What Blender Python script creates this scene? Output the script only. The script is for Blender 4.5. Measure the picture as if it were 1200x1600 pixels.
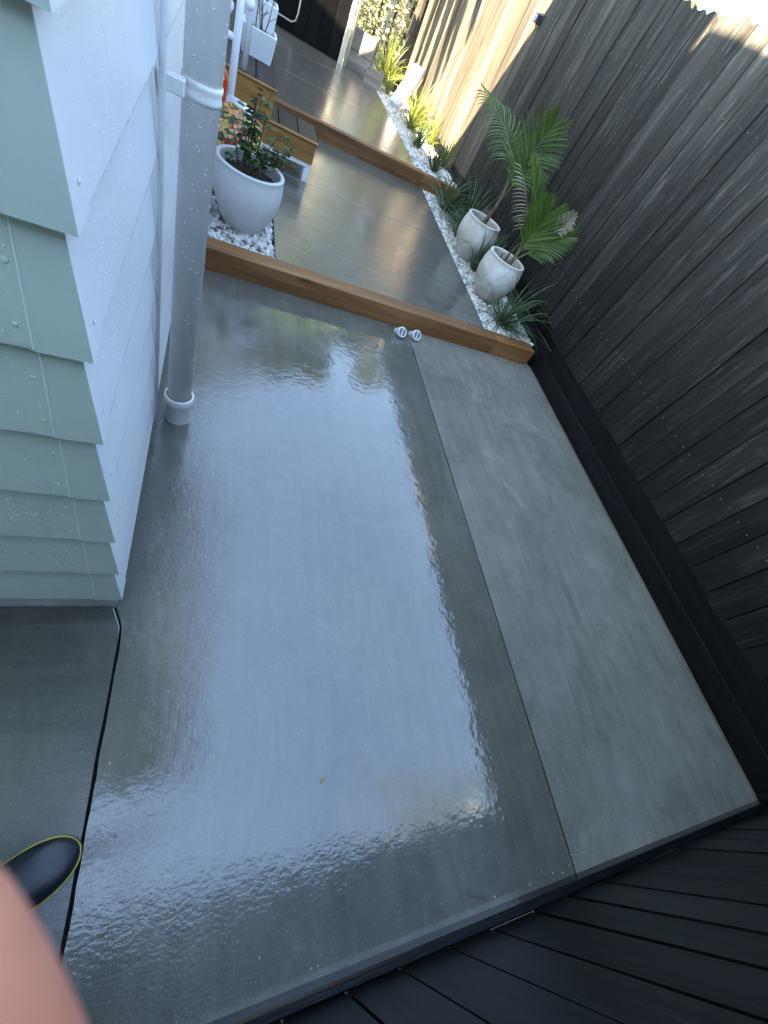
import bpy, bmesh, math, random
from mathutils import Vector, Matrix, Quaternion
R = math.radians
random.seed(7)
for o in list(bpy.data.objects): bpy.data.objects.remove(o, do_unlink=True)
scene = bpy.context.scene
col = scene.collection

# ------------------------------------------------------------------ camera
CAM_H = 1.37
F_PX = 648.48                     # focal length in pixels of the 1200 x 1600 frame
CR = ((0.89442816, -0.16165483, 0.41697239), (0.09873165, -0.83799862, -0.53666598), (0.43617694, 0.52117753, -0.73356912))
cd = bpy.data.cameras.new('camera'); cam = bpy.data.objects.new('camera', cd); col.objects.link(cam)
M = Matrix.Identity(4)
for i in range(3):
    M[i][0] = CR[0][i]; M[i][1] = -CR[1][i]; M[i][2] = -CR[2][i]
M[0][3], M[1][3], M[2][3] = 0, 0, CAM_H
cam.matrix_world = M
cd.sensor_fit = 'VERTICAL'; cd.sensor_height = 24; cd.lens = F_PX / 1600 * 24
cd.clip_start = 0.005; cd.clip_end = 500
cd.dof.use_dof = True; cd.dof.focus_distance = 2.2; cd.dof.aperture_fstop = 6.5
scene.camera = cam
scene.render.resolution_x = 768; scene.render.resolution_y = 1024

# ------------------------------------------------------------------ world, sun, exposure
SUN_DIR = Vector((1.0, 0.40, -1.15)).normalized()       # the way the light travels
w = bpy.data.worlds.new('World'); scene.world = w; w.use_nodes = True
nt = w.node_tree
sky = nt.nodes.new('ShaderNodeTexSky'); sky.sky_type = 'NISHITA'; sky.sun_disc = False
sky.sun_elevation = math.asin(-SUN_DIR.z)
sky.sun_rotation = math.atan2(-SUN_DIR.x, -SUN_DIR.y) % (2 * math.pi)
sky.air_density = 1.0; sky.dust_density = 0.2; sky.ozone_density = 6.0
bgn = nt.nodes['Background']; bgn.inputs[1].default_value = 0.15
nt.links.new(sky.outputs[0], bgn.inputs[0])
sl = bpy.data.lights.new('sun', 'SUN'); sl.energy = 5.0; sl.angle = R(0.53); sl.color = (1, 0.96, 0.93)
sun = bpy.data.objects.new('sun', sl); col.objects.link(sun)
sun.rotation_euler = SUN_DIR.to_track_quat('-Z', 'Y').to_euler(); sun.location = (-6, -3, 9)
vs = scene.view_settings
vs.view_transform = 'Standard'; vs.look = 'None'; vs.gamma = 1; vs.use_curve_mapping = False
vs.exposure = 3.64
vs.use_white_balance = True; vs.white_balance_temperature = 9300; vs.white_balance_tint = 8

# ------------------------------------------------------------------ picture helpers
def ray(px, py):
    a, b, c = px - 600, py - 800, F_PX
    return Vector([CR[0][i] * a + CR[1][i] * b + CR[2][i] * c for i in range(3)])
def gz(px, py, z):
    v = ray(px, py); return Vector((0, 0, CAM_H)) + v * ((z - CAM_H) / v.z)
def gx(px, py, x):
    v = ray(px, py); return Vector((0, 0, CAM_H)) + v * (x / v.x)
def gy(px, py, y):
    v = ray(px, py); return Vector((0, 0, CAM_H)) + v * (y / v.y)

# ------------------------------------------------------------------ object helpers
def tag(o, label=None, cat=None, group=None, kind=None):
    if label: o['label'] = label
    if cat: o['category'] = cat
    if group: o['group'] = group
    if kind: o['kind'] = kind
    return o
def obj(name, me, mat=None, parent=None, loc=None, smooth=False):
    if isinstance(me, bmesh.types.BMesh):
        bm = me; me = bpy.data.meshes.new(name); bm.to_mesh(me); bm.free()
    if mat is not None:
        for m in (mat if isinstance(mat, (list, tuple)) else [mat]): me.materials.append(m)
    if smooth:
        me.polygons.foreach_set('use_smooth', [True] * len(me.polygons))
    o = bpy.data.objects.new(name, me); col.objects.link(o)
    if loc is not None: o.location = loc
    if parent is not None: o.parent = parent
    return o
def empty(name, loc=(0, 0, 0), rz=0):
    o = bpy.data.objects.new(name, None); o.empty_display_size = .1; col.objects.link(o)
    o.location = loc; o.rotation_euler = (0, 0, rz); return o
def box(bm, x0, x1, y0, y1, z0, z1, bev=0, mi=0):
    vs_ = [bm.verts.new(p) for p in ((x0,y0,z0),(x1,y0,z0),(x1,y1,z0),(x0,y1,z0),(x0,y0,z1),(x1,y0,z1),(x1,y1,z1),(x0,y1,z1))]
    fs = [bm.faces.new([vs_[i] for i in f]) for f in ((3,2,1,0),(4,5,6,7),(0,1,5,4),(1,2,6,5),(2,3,7,6),(3,0,4,7))]
    for f in fs: f.material_index = mi
    if bev:
        es = list({e for f in fs for e in f.edges})
        r = bmesh.ops.bevel(bm, geom=es, offset=bev, segments=1, affect='EDGES', profile=.5)
        for f in r['faces']: f.material_index = mi
    return bm
def prism(bm, poly, z0, z1, bev=0):
    b = [bm.verts.new((p[0], p[1], z0)) for p in poly]; t = [bm.verts.new((p[0], p[1], z1)) for p in poly]
    n = len(poly); top = bm.faces.new(t); bm.faces.new(b[::-1])
    for i in range(n): bm.faces.new((b[i], b[(i+1)%n], t[(i+1)%n], t[i]))
    if bev: bmesh.ops.bevel(bm, geom=list(top.edges), offset=bev, segments=2, affect='EDGES', profile=.5)
    return bm
def tube(bm, pts, rad, n=8, cap=True):
    pts = [Vector(p) for p in pts]
    if not isinstance(rad, (list, tuple)): rad = [rad] * len(pts)
    rings = []; up = None
    for i, p in enumerate(pts):
        d = (pts[min(i+1, len(pts)-1)] - pts[max(i-1, 0)]).normalized()
        if up is None: up = d.orthogonal().normalized()
        up = (up - d * up.dot(d)).normalized(); s = d.cross(up)
        rings.append([bm.verts.new(p + (up * math.cos(2*math.pi*k/n) + s * math.sin(2*math.pi*k/n)) * rad[i]) for k in range(n)])
    for a, b in zip(rings, rings[1:]):
        for k in range(n): bm.faces.new((a[k], a[(k+1)%n], b[(k+1)%n], b[k]))
    if cap: bm.faces.new(rings[0][::-1]); bm.faces.new(rings[-1])
    return bm
def lathe(bm, prof, n=40, c=(0,0,0)):
    rings = []
    for r, z in prof:
        if r < 1e-5: rings.append([bm.verts.new((c[0], c[1], c[2]+z))])
        else: rings.append([bm.verts.new((c[0]+r*math.cos(2*math.pi*k/n), c[1]+r*math.sin(2*math.pi*k/n), c[2]+z)) for k in range(n)])
    for a, b in zip(rings, rings[1:]):
        for k in range(n):
            k2 = (k+1) % n
            if len(a) == 1 and len(b) == 1: continue
            if len(a) == 1: bm.faces.new((a[0], b[k2], b[k]))
            elif len(b) == 1: bm.faces.new((a[k], a[k2], b[0]))
            else: bm.faces.new((a[k], a[k2], b[k2], b[k]))
    return bm
ICO = None
def pebble_mesh(pts, name, mat, parent=None, sub=1, jit=.16):
    """pts: list of (centre, (sx,sy,sz), rotation z) -> one joined mesh of little stones"""
    t = bmesh.new(); bmesh.ops.create_icosphere(t, subdivisions=sub, radius=1)
    bv = [v.co.copy() for v in t.verts]; t.verts.index_update(); bf = [[v.index for v in f.verts] for f in t.faces]; t.free()
    V = []; F = []
    for c, s, q in pts:
        o = len(V)
        for v in bv:
            k = 1 + random.uniform(-jit, jit)
            p = q @ Vector((v.x*s[0]*k, v.y*s[1]*k, v.z*s[2]*k)); V.append((c[0]+p.x, c[1]+p.y, c[2]+p.z))
        F += [[i+o for i in f] for f in bf]
    me = bpy.data.meshes.new(name); me.from_pydata(V, [], F)
    return obj(name, me, mat, parent)

# ------------------------------------------------------------------ material helpers
class NT:
    def __init__(s, name):
        s.m = bpy.data.materials.new(name); s.m.use_nodes = True; s.t = s.m.node_tree
        s.b = s.t.nodes['Principled BSDF']
    def n(s, typ, **kw):
        x = s.t.nodes.new(typ)
        for k, v in kw.items():
            if k.startswith('i_'): x.inputs[k[2:].replace('_', ' ')].default_value = v
            else: setattr(x, k, v)
        return x
    def l(s, a, b): s.t.links.new(a, b)
    def coord(s, kind='Object', scale=(1,1,1), rnd=True):
        tc = s.n('ShaderNodeTexCoord'); mp = s.n('ShaderNodeMapping'); mp.inputs['Scale'].default_value = scale
        src = s.n('ShaderNodeNewGeometry').outputs['Position'] if kind == 'World' else tc.outputs[kind]
        if rnd:
            oi = s.n('ShaderNodeObjectInfo'); vm = s.n('ShaderNodeVectorMath', operation='SCALE'); 
            cx = s.n('ShaderNodeCombineXYZ'); 
            for k in range(3): s.l(oi.outputs['Random'], cx.inputs[k])
            s.l(cx.outputs[0], vm.inputs[0]); vm.inputs['Scale'].default_value = 37.0
            ad = s.n('ShaderNodeVectorMath', operation='ADD'); s.l(src, ad.inputs[0]); s.l(vm.outputs[0], ad.inputs[1]); src = ad.outputs[0]
        s.l(src, mp.inputs['Vector']); return mp.outputs[0]
    def noise(s, vec, scale, detail=4, rough=.55, dist=0):
        x = s.n('ShaderNodeTexNoise'); x.inputs['Scale'].default_value = scale; x.inputs['Detail'].default_value = detail
        x.inputs['Roughness'].default_value = rough; x.inputs['Distortion'].default_value = dist
        s.l(vec, x.inputs['Vector']); return x.outputs['Fac']
    def ramp(s, fac, stops, interp='LINEAR'):
        r = s.n('ShaderNodeValToRGB'); r.color_ramp.interpolation = interp; e = r.color_ramp.elements
        while len(e) < len(stops): e.new(.5)
        for k, (p, c) in enumerate(stops):
            e[k].position = p; e[k].color = (c, c, c, 1) if not isinstance(c, tuple) else (*c, 1)
        s.l(fac, r.inputs['Fac']); return r.outputs['Color']
    def mix(s, a, b, fac, blend='MIX'):
        x = s.n('ShaderNodeMix', data_type='RGBA', blend_type=blend)
        for v, i in ((a, 6), (b, 7)):
            if isinstance(v, tuple): x.inputs[i].default_value = (*v, 1)
            else: s.l(v, x.inputs[i])
        if isinstance(fac, (int, float)): x.inputs[0].default_value = fac
        else: s.l(fac, x.inputs[0])
        return x.outputs[2]
    def math(s, op, a, b=None, clamp=False):
        x = s.n('ShaderNodeMath', operation=op, use_clamp=clamp)
        for i, v in enumerate((a, b)):
            if v is None: continue
            if isinstance(v, (int, float)): x.inputs[i].default_value = v
            else: s.l(v, x.inputs[i])
        return x.outputs[0]
    def bump(s, h, strength=.3, dist=.01, normal=None):
        x = s.n('ShaderNodeBump'); x.inputs['Strength'].default_value = strength; x.inputs['Distance'].default_value = dist
        s.l(h, x.inputs['Height'])
        if normal is not None: s.l(normal, x.inputs['Normal'])
        return x.outputs[0]
    def out(s, base=None, rough=None, normal=None, **kw):
        b = s.b
        for k, v in (('Base Color', base), ('Roughness', rough), ('Normal', normal)):
            if v is None: continue
            if isinstance(v, tuple): b.inputs[k].default_value = (*v, 1)
            elif isinstance(v, (int, float)): b.inputs[k].default_value = v
            else: s.l(v, b.inputs[k])
        for k, v in kw.items(): b.inputs[k.replace('_', ' ')].default_value = v
        return s.m

def m_simple(name, c, rough=.5, var=.12, scale=12, bump=0, **kw):
    t = NT(name); v = t.coord(); n = t.noise(v, scale, 5)
    base = t.ramp(n, [(.25, tuple(x*(1-var) for x in c)), (.75, tuple(min(1, x*(1+var)) for x in c))])
    nm = t.bump(t.noise(v, scale*6, 4), bump, .004) if bump else None
    return t.out(base, rough, nm, **kw)

def m_concrete(name, lo, hi, brush_axis='y', wet=1.0, rbase=0.0, ior=1.8):
    t = NT(name); v = t.coord('World', rnd=False)
    big = t.noise(v, 1.7, 5, .6, .3); med = t.noise(v, 9, 5, .6); fine = t.noise(v, 160, 3, .6)
    vb = t.coord('World', (26, 1.6, 1) if brush_axis == 'y' else (1.6, 26, 1), rnd=False); streak = t.noise(vb, 1, 5, .6)
    c = t.ramp(big, [(.3, lo), (.72, hi)])
    c = t.mix(c, t.ramp(streak, [(.3, .78), (.72, 1.2)]), .55, 'MULTIPLY')
    c = t.mix(c, t.ramp(med, [(.3, .82), (.75, 1.15)]), .7, 'MULTIPLY')
    c = t.mix(c, t.ramp(fine, [(.3, .8), (.7, 1.2)]), .6, 'MULTIPLY')
    vo = t.n('ShaderNodeTexVoronoi'); vo.inputs['Scale'].default_value = 55; t.l(v, vo.inputs['Vector'])
    c = t.mix(c, tuple(min(1, x*2.6) for x in hi), t.ramp(vo.outputs['Distance'], [(.05, .8), (.085, 0.0)]))
    pit = t.n('ShaderNodeTexVoronoi'); pit.inputs['Scale'].default_value = 38; t.l(v, pit.inputs['Vector'])
    c = t.mix(c, tuple(x*.35 for x in lo), t.ramp(pit.outputs['Distance'], [(.04, .7), (.075, 0.0)]))
    stn = t.noise(t.coord('World', (1, .55, 1), rnd=False), 3.3, 6, .7, 1.0)
    c = t.mix(c, tuple(x*.62 for x in lo), t.ramp(stn, [(.56, 0.0), (.72, .55)]))
    c = t.mix(c, tuple(min(1, x*1.35) for x in hi), t.ramp(stn, [(.30, .5), (.42, 0.0)]))
    vf = t.coord('World', (330, 7, 1) if brush_axis == 'y' else (7, 330, 1), rnd=False); br = t.noise(vf, 1, 3, .6)
    # the water lies smooth in a pool and thin over the broom lines elsewhere
    pool = t.noise(t.coord('World', (1.5, .8, 1), rnd=False), 1.3, 3, .55, .4)
    sep = t.n('ShaderNodeSeparateXYZ'); t.l(v, sep.inputs[0])
    mr = t.n('ShaderNodeMapRange', interpolation_type='SMOOTHSTEP'); t.l(sep.outputs[0], mr.inputs['Value'])
    mr.inputs['From Min'].default_value = .15; mr.inputs['From Max'].default_value = .75
    thin = t.math('SUBTRACT', 1.0, mr.outputs[0]) if brush_axis == 'y' else t.math('ADD', 1.0, 0.0)
    thin = t.math('MULTIPLY', thin, t.ramp(pool, [(.3, .35), (.65, 1.0)]))
    thin = t.math('MAXIMUM', thin, t.ramp(pool, [(.5, 0.0), (.75, .45)]))
    rough = t.math('ADD', t.math('MULTIPLY', thin, .17 * wet), t.math('ADD', t.math('MULTIPLY', med, .02), .006 + rbase + .25 * (1 - wet)))
    rip = t.noise(v, 14, 3, .5)
    h = t.math('ADD', t.math('MULTIPLY', t.math('MULTIPLY', br, thin), 1.0), t.math('MULTIPLY', fine, .12))
    ripa = t.noise(v, 38, 2, .5); ripb = t.noise(t.coord('World', (1, 1.5, 1), rnd=False), 85, 2, .5)
    my = t.n('ShaderNodeMapRange', interpolation_type='SMOOTHSTEP'); t.l(sep.outputs[1], my.inputs['Value'])
    my.inputs['From Min'].default_value = .22; my.inputs['From Max'].default_value = -.12
    mxr = t.n('ShaderNodeMapRange', interpolation_type='SMOOTHSTEP'); t.l(sep.outputs[0], mxr.inputs['Value'])
    mxr.inputs['From Min'].default_value = .75; mxr.inputs['From Max'].default_value = .45
    mask = t.math('MULTIPLY', t.math('MAXIMUM', t.math('MULTIPLY', my.outputs[0], mxr.outputs[0]), thin), t.ramp(pool, [(.35, .35), (.6, 1.0)]))
    nm = t.bump(h, .22, .0016); nm = t.bump(ripa, 1.0, .00045, nm)
    nm = t.bump(t.math('MULTIPLY', ripb, mask), 1.0, .0005 if brush_axis == 'y' else .00008, nm); nm = t.bump(rip, .12 if brush_axis == 'y' else .03, .006, nm)
    return t.out(c, rough, nm, IOR=ior)

SPEC = {'black_stain': .25, 'near_black_stain': .18, 'black_plinth_stain': .15, 'sunlit_black_stain': .2, 'black_gate_paint': .12, 'wet_dark_tread': .3}
def m_wood(name, dark, mid, light, rough=.6, axis='z', gscale=1.0, bump=.4, wear=None, knots=True, sky_lift=0):
    t = NT(name)
    st = {'x': (.9, 12, 12), 'y': (12, .9, 12), 'z': (12, 12, .9)}[axis]
    v = t.coord('Object', tuple(a*gscale for a in st)); g = t.noise(v, 1.6, 6, .65, .35)
    v2 = t.coord('Object', tuple(a*gscale*.22 for a in st)); g2 = t.noise(v2, 1.5, 5, .6, .4)
    c = t.ramp(g, [(.28, dark), (.5, mid), (.74, light)])
    c = t.mix(c, t.ramp(g2, [(.3, .5), (.7, 1.55)]), .8, 'MULTIPLY')
    if knots:
        kn = t.n('ShaderNodeTexVoronoi'); kn.inputs['Scale'].default_value = 2.6
        kv = t.coord('Object', {'x': (.6, 2, 2), 'y': (2, .6, 2), 'z': (2, 2, .6)}[axis]); t.l(kv, kn.inputs['Vector'])
        c = t.mix(c, (dark[0]*.6, dark[1]*.6, dark[2]*.6), t.ramp(kn.outputs['Distance'], [(.03, .85), (.10, 0.0)]))
    if wear:
        wn = t.noise(t.coord('Object', {'z': (30, 30, 3), 'x': (3, 30, 30), 'y': (30, 3, 30)}[axis]), 1.3, 6, .7, .45)
        c = t.mix(c, wear[0], t.ramp(wn, [(wear[1], 0.0), (wear[1]+.12, wear[2])]))
    if sky_lift:  # skylight on the upper boards put into the colour, dark foot to pale head
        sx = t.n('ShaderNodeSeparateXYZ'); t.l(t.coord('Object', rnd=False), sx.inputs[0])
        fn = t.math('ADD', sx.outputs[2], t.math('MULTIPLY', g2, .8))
        c = t.mix(c, t.ramp(t.math('MULTIPLY', fn, .42), [(.25, .45), (.55, .95), (.95, sky_lift)]), 1.0, 'MULTIPLY')
    oi = t.n('ShaderNodeObjectInfo')
    c = t.mix(c, t.ramp(oi.outputs['Random'], [(0, .6), (1, 1.4)]), .85, 'MULTIPLY')
    r = t.math('ADD', t.math('MULTIPLY', g2, .3), rough - .15)
    return t.out(c, r, t.bump(g, bump, .004), Specular_IOR_Level=SPEC.get(name, .5))

def m_leaf(name, a, b, rough=.45, trans=.25):
    t = NT(name); v = t.coord(); n = t.noise(v, 9, 3)
    g = t.n('ShaderNodeNewGeometry')
    c = t.ramp(g.outputs['Random Per Island'], [(0, a), (1, b)])
    c = t.mix(c, t.ramp(n, [(.3, .7), (.7, 1.3)]), .7, 'MULTIPLY')
    m = t.out(c, rough)
    tr = t.n('ShaderNodeBsdfTranslucent'); t.l(c, tr.inputs['Color'])
    mx = t.n('ShaderNodeMixShader'); mx.inputs[0].default_value = trans
    t.l(t.b.outputs[0], mx.inputs[1]); t.l(tr.outputs[0], mx.inputs[2])
    t.l(mx.outputs[0], t.t.nodes['Material Output'].inputs['Surface'])
    return m

MT = {}
MT['slab'] = m_concrete('wet_concrete', (.104, .100, .083), (.150, .144, .120), ior=2.0)
MT['slab_dry'] = m_concrete('damp_concrete', (.170, .164, .138), (.240, .232, .196), wet=.9, rbase=.03, ior=1.6)
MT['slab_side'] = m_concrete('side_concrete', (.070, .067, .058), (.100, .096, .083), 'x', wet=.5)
MT['slab_up'] = m_concrete('upper_concrete', (.085, .080, .067), (.125, .118, .100), 'x', rbase=.08, ior=1.95)
MT['soil'] = m_simple('soil', (.035, .026, .02), .95, .5, 30, .6)
MT['lawn'] = m_simple('ground_earth', (.10, .10, .06), .95, .4, 3, .4)
MT['black'] = m_wood('black_stain', (.015, .0132, .0112), (.026, .023, .0195), (.043, .038, .033), .7, 'z', 1, .3, ((.14, .127, .112), .54, .5), sky_lift=2.6)
MT['black_sunlit'] = m_wood('sunlit_black_stain', (.05, .040, .030), (.095, .078, .060), (.16, .135, .105), .7, 'z', 1.2, .4, ((.20, .17, .13), .60, .5))  # same black stain with the sunlight put into a lighter colour
MT['black_plinth'] = m_wood('black_plinth_stain', (.005, .005, .006), (.009, .009, .010), (.016, .016, .018), .5, 'y', 1, .3, ((.05, .05, .055), .68, .3))
MT['black_gloss'] = m_wood('wet_black_paint', (.004, .004, .005), (.007, .007, .009), (.012, .012, .015), .28, 'x', 1, .7, ((.05, .05, .06), .7, .4))
MT['black_near'] = m_wood('near_black_stain', (.005, .005, .006), (.010, .010, .011), (.018, .018, .019), .42, 'z', 1, .5, ((.12, .12, .115), .66, .5))
MT['black_gate'] = m_wood('black_gate_paint', (.0015, .0015, .002), (.003, .003, .0035), (.006, .006, .006), .6, 'z', 1, .2, knots=False)
MT['raw'] = m_simple('raw_timber', (.30, .22, .13), .8, .3, 20)
MT['sleeper'] = m_wood('treated_pine_sleeper', (.10, .034, .010), (.21, .082, .026), (.32, .145, .052), .5, 'x', 1, .35)
MT['step_wood'] = m_wood('oiled_step_timber', (.18, .075, .016), (.29, .13, .030), (.40, .195, .055), .45, 'x', 1, .2)
MT['step_tread'] = m_wood('wet_dark_tread', (.018, .011, .008), (.034, .020, .015), (.06, .038, .029), .55, 'x', 1, .2)
MT['old_board'] = m_wood('grey_weathered_board', (.10, .085, .075), (.17, .15, .13), (.27, .24, .21), .8, 'x', 1, .4)
MT['grey_post'] = m_wood('pale_grey_post', (.35, .36, .37), (.48, .49, .50), (.60, .60, .60), .7, 'x', 1, .3, knots=False)

# ------------------------------------------------------------------ ground
bm = bmesh.new(); box(bm, -60, 60, -60, 60, -.5, -.06)
tag(obj('ground', bm, MT['lawn']), kind='structure')
bm = bmesh.new(); box(bm, -.9, 2.6, -.8, 9.2, -.055, -.03)
tag(obj('soil_bed', bm, MT['soil']), kind='structure')

FX = 2.46                                  # face line of the side fence
NY = -.385                                 # face line of the near fence
XJ = 1.272                                 # saw cut in the lower slab
def slab(poly, z0, z1, mat, bev=.004):
    bm = bmesh.new(); prism(bm, poly, z0, z1, bev)
    return tag(obj('path_slab', bm, mat), kind='structure')
def wob(a, b, n, amp, seed):
    rr = random.Random(seed); out = []
    for i in range(n + 1):
        k = i / n; j = 0 if i in (0, n) else rr.uniform(-amp, amp)
        d = Vector((b[0]-a[0], b[1]-a[1])); pn = Vector((-d.y, d.x)).normalized() * j
        out.append((a[0]+d.x*k+pn.x, a[1]+d.y*k+pn.y))
    return out
# lower level, left and right of the cut, and the side passage
lower_left = wob((-.118, .47), (-.126, NY - .02), 26, .0012, 1) + wob((XJ - .0035, NY - .02), (XJ - .0035, 2.66), 60, .0009, 5) + [ (-.1425, 2.55), (-.1425, .52)]
slab(lower_left, -.03, 0, MT['slab'])
slab([(FX - .012, NY - .02), (FX - .012, 2.74)] + wob((XJ + .0035, 2.66), (XJ + .0035, NY - .02), 60, .0009, 6), -.03, 0, MT['slab_dry'])
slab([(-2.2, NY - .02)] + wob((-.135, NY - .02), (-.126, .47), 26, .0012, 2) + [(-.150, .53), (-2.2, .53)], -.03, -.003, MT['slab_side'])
MT['form'] = m_wood('tan_formwork', (.12, .09, .055), (.20, .15, .10), (.30, .24, .17), .8, 'y')
bm = bmesh.new(); box(bm, FX - .0115, FX - .004, NY - .01, 2.60, -.03, .003); tag(obj('formwork_strip', bm, MT['form']), kind='structure')
# middle level
SY = lambda x: 2.472 + (x + .03) * .055    # front of the first sleeper
S2Y = lambda x: 5.10 + (x - .3) * .09      # front of the second sleeper
J2 = lambda x: 3.955 + (x - .62) * .095
ZM, ZU = .115, .232
XE = lambda y: 1.935 + (y - 2.6) * .023    # right edge of the middle slabs
slab([(.345, SY(.345) + .12), (XE(2.6), SY(1.94) + .12), (XE(4.1), J2(1.95) - .002), (.345, J2(.345) - .002)], -.02, ZM, MT['slab_up'])
slab([(-.12, J2(-.12) + .002), (XE(4.1), J2(1.95) + .002), (XE(5.2), S2Y(1.98)), (-.12, S2Y(-.12))], -.02, ZM, MT['slab_up'])
# upper level
X3 = lambda y: 1.885 - (y - 5.4) * .012
slab([(-.12, S2Y(-.12) + .09), (X3(5.4), S2Y(1.9) + .09), (X3(6.39), 6.388), (-.12, 6.30)], .0, ZU, MT['slab_up'])
slab([(-.12, 6.304), (X3(6.39), 6.392), (X3(7.9), 7.90), (-.12, 7.10)], .0, ZU, MT['slab_up'])
slab([(-.12, 7.104), (X3(7.9), 7.904), (1.80, 8.25), (1.48, 8.62), (-.12, 8.62)], .0, ZU, MT['slab_up'])

# ------------------------------------------------------------------ timber sleepers
def edging(name, xs, fy, depth, z0, z1, ang, label):
    root = empty(name, (xs[0], fy(xs[0]), 0), math.atan(ang)); c = 1 / math.cos(math.atan(ang))
    for a, b in zip(xs, xs[1:]):
        bm = bmesh.new(); L = (b - a) * c
        box(bm, 0, L - .002, 0, depth, z0, z1, .004)
        obj('sleeper', bm, MT['sleeper'], root, ((a - xs[0]) * c, 0, 0))
    tag(root, label, 'edging'); return root
edging('timber_edging', [-.12, 2.02, 2.41], SY, .115, -.028, .122, .055, 'nearest reddish brown timber sleeper step behind the two white pipe caps')
edging('timber_edging', [.0, 1.96, 2.44], S2Y, .085, .0, .238, .09, 'farther brown timber sleeper step beside the wooden steps')

# ------------------------------------------------------------------ white gravel
def m_pebble():
    t = NT('white_pebble'); g = t.n('ShaderNodeNewGeometry')
    c = t.ramp(g.outputs['Random Per Island'], [(0, (.25, .22, .18)), (.2, (.48, .44, .38)), (.6, (.68, .65, .60)), (1, (.80, .79, .76))])
    v = t.coord(); return t.out(c, .65, t.bump(t.noise(v, 90, 3), .3, .003))
MT['pebble'] = m_pebble()
def gravel(poly_fn, x0, x1, y0, y1, z, n, label, smin=.008, smax=.017, hump=0):
    bm = bmesh.new(); ny = 12
    L = []; Rr = []
    pts = []
    tries = 0
    while len(pts) < n and tries < n * 6:
        tries += 1
        x = random.uniform(x0, x1); y = random.uniform(y0, y1)
        if not poly_fn(x, y): continue
        s = random.uniform(smin, smax)
        q = Quaternion((random.uniform(-1, 1), random.uniform(-1, 1), random.uniform(-1, 1), random.uniform(-1, 1))).normalized()
        pts.append(((x, y, z + random.uniform(-.006, .010)), (s * random.uniform(.9, 1.35), s, s * random.uniform(.55, .85)), q))
    o = pebble_mesh(pts, 'white_gravel', MT['pebble'])
    return tag(o, label, 'gravel', kind='stuff')
def bed(poly, z0, z1):
    bm = bmesh.new(); prism(bm, poly, z0, z1); tag(obj('gravel_bed', bm, MT['gravel_base']), kind='structure')
MT['gravel_base'] = m_simple('gravel_base', (.30, .28, .25), .95, .4, 60, .6)
bed([(1.937, SY(1.94) + .118), (FX, SY(FX) + .118), (FX, S2Y(FX) - .002), (XE(5.2) + .002, S2Y(1.98) - .002)], -.02, .082)
gravel(lambda x, y: x > XE(y) + .008 and SY(x) + .125 < y < S2Y(x) - .012, 1.93, FX - .005, 2.6, 5.3, .097, 5200, 'white pebble strip around the palm pots on the middle level')
bed([(1.889, S2Y(1.89) + .09), (FX, S2Y(FX) + .09), (FX, 8.9), (1.86, 8.9), (X3(7.9) + .004, 7.9)], .0, .20)
gravel(lambda x, y: x > X3(y) + .008 and y > S2Y(x) + .095, 1.84, FX - .005, 5.3, 8.6, .214, 4200, 'pale pebble strip on the upper level below the sunlit fence', .010, .018)
bed([(-.12, SY(-.12) + .118), (.342, SY(.34) + .118), (.342, J2(.34) - .01), (-.12, J2(-.12) - .01)], -.02, .078)
gravel(lambda x, y: x < .336 and SY(x) + .125 < y < J2(x) - .01, -.115, .336, 2.58, 3.9, .092, 1700, 'white pebbles under the rose pot by the house', .010, .019)

# ------------------------------------------------------------------ side fence
def paling(bm, w, h, th, seed, jag=.012):
    """one upright board, front face at y=0, rough sawn top"""
    rr = random.Random(seed); n = 4
    tops = [h + rr.uniform(-jag, jag) for _ in range(n + 1)]
    xs = [w * k / n for k in range(n + 1)]
    f = [bm.verts.new((x, 0, 0)) for x in xs]; g = [bm.verts.new((x, 0, t)) for x, t in zip(xs, tops)]
    f2 = [bm.verts.new((x, th, 0)) for x in xs]; g2 = [bm.verts.new((x, th, t)) for x, t in zip(xs, tops)]
    for k in range(n):
        bm.faces.new((f[k], f[k+1], g[k+1], g[k])); bm.faces.new((f2[k+1], f2[k], g2[k], g2[k+1]))
        bm.faces.new((g[k], g[k+1], g2[k+1], g2[k])); bm.faces.new((f2[k], f2[k+1], f[k+1], f[k]))
    bm.faces.new((f2[0], f[0], g[0], g2[0])); bm.faces.new((f[n], f2[n], g2[n], g[n]))
    return bm
side_fence = empty('paling_fence', (FX, 2.5, 0))
tag(side_fence, 'tall black stained paling fence along the right side, sunlit at its far end', 'fence')
def put(o, parent, wm):                     # place a child by its world matrix
    o.parent = parent; o.matrix_parent_inverse = Matrix.Identity(4)
    pm = Matrix.Translation(parent.location) @ parent.rotation_euler.to_matrix().to_4x4()
    o.matrix_basis = pm.inverted() @ wm
    return o
y = NY + .012; k = 0
fence_nail = bpy.data.meshes.new('nail'); bm = bmesh.new(); lathe(bm, [(.0036, -.004), (.0036, .0006), (0, .0014)], 8); bm.to_mesh(fence_nail); bm.free()
fence_nail.materials.append(m_simple('dull_nail', (.16, .145, .13), .5, .3, 30))
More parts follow.
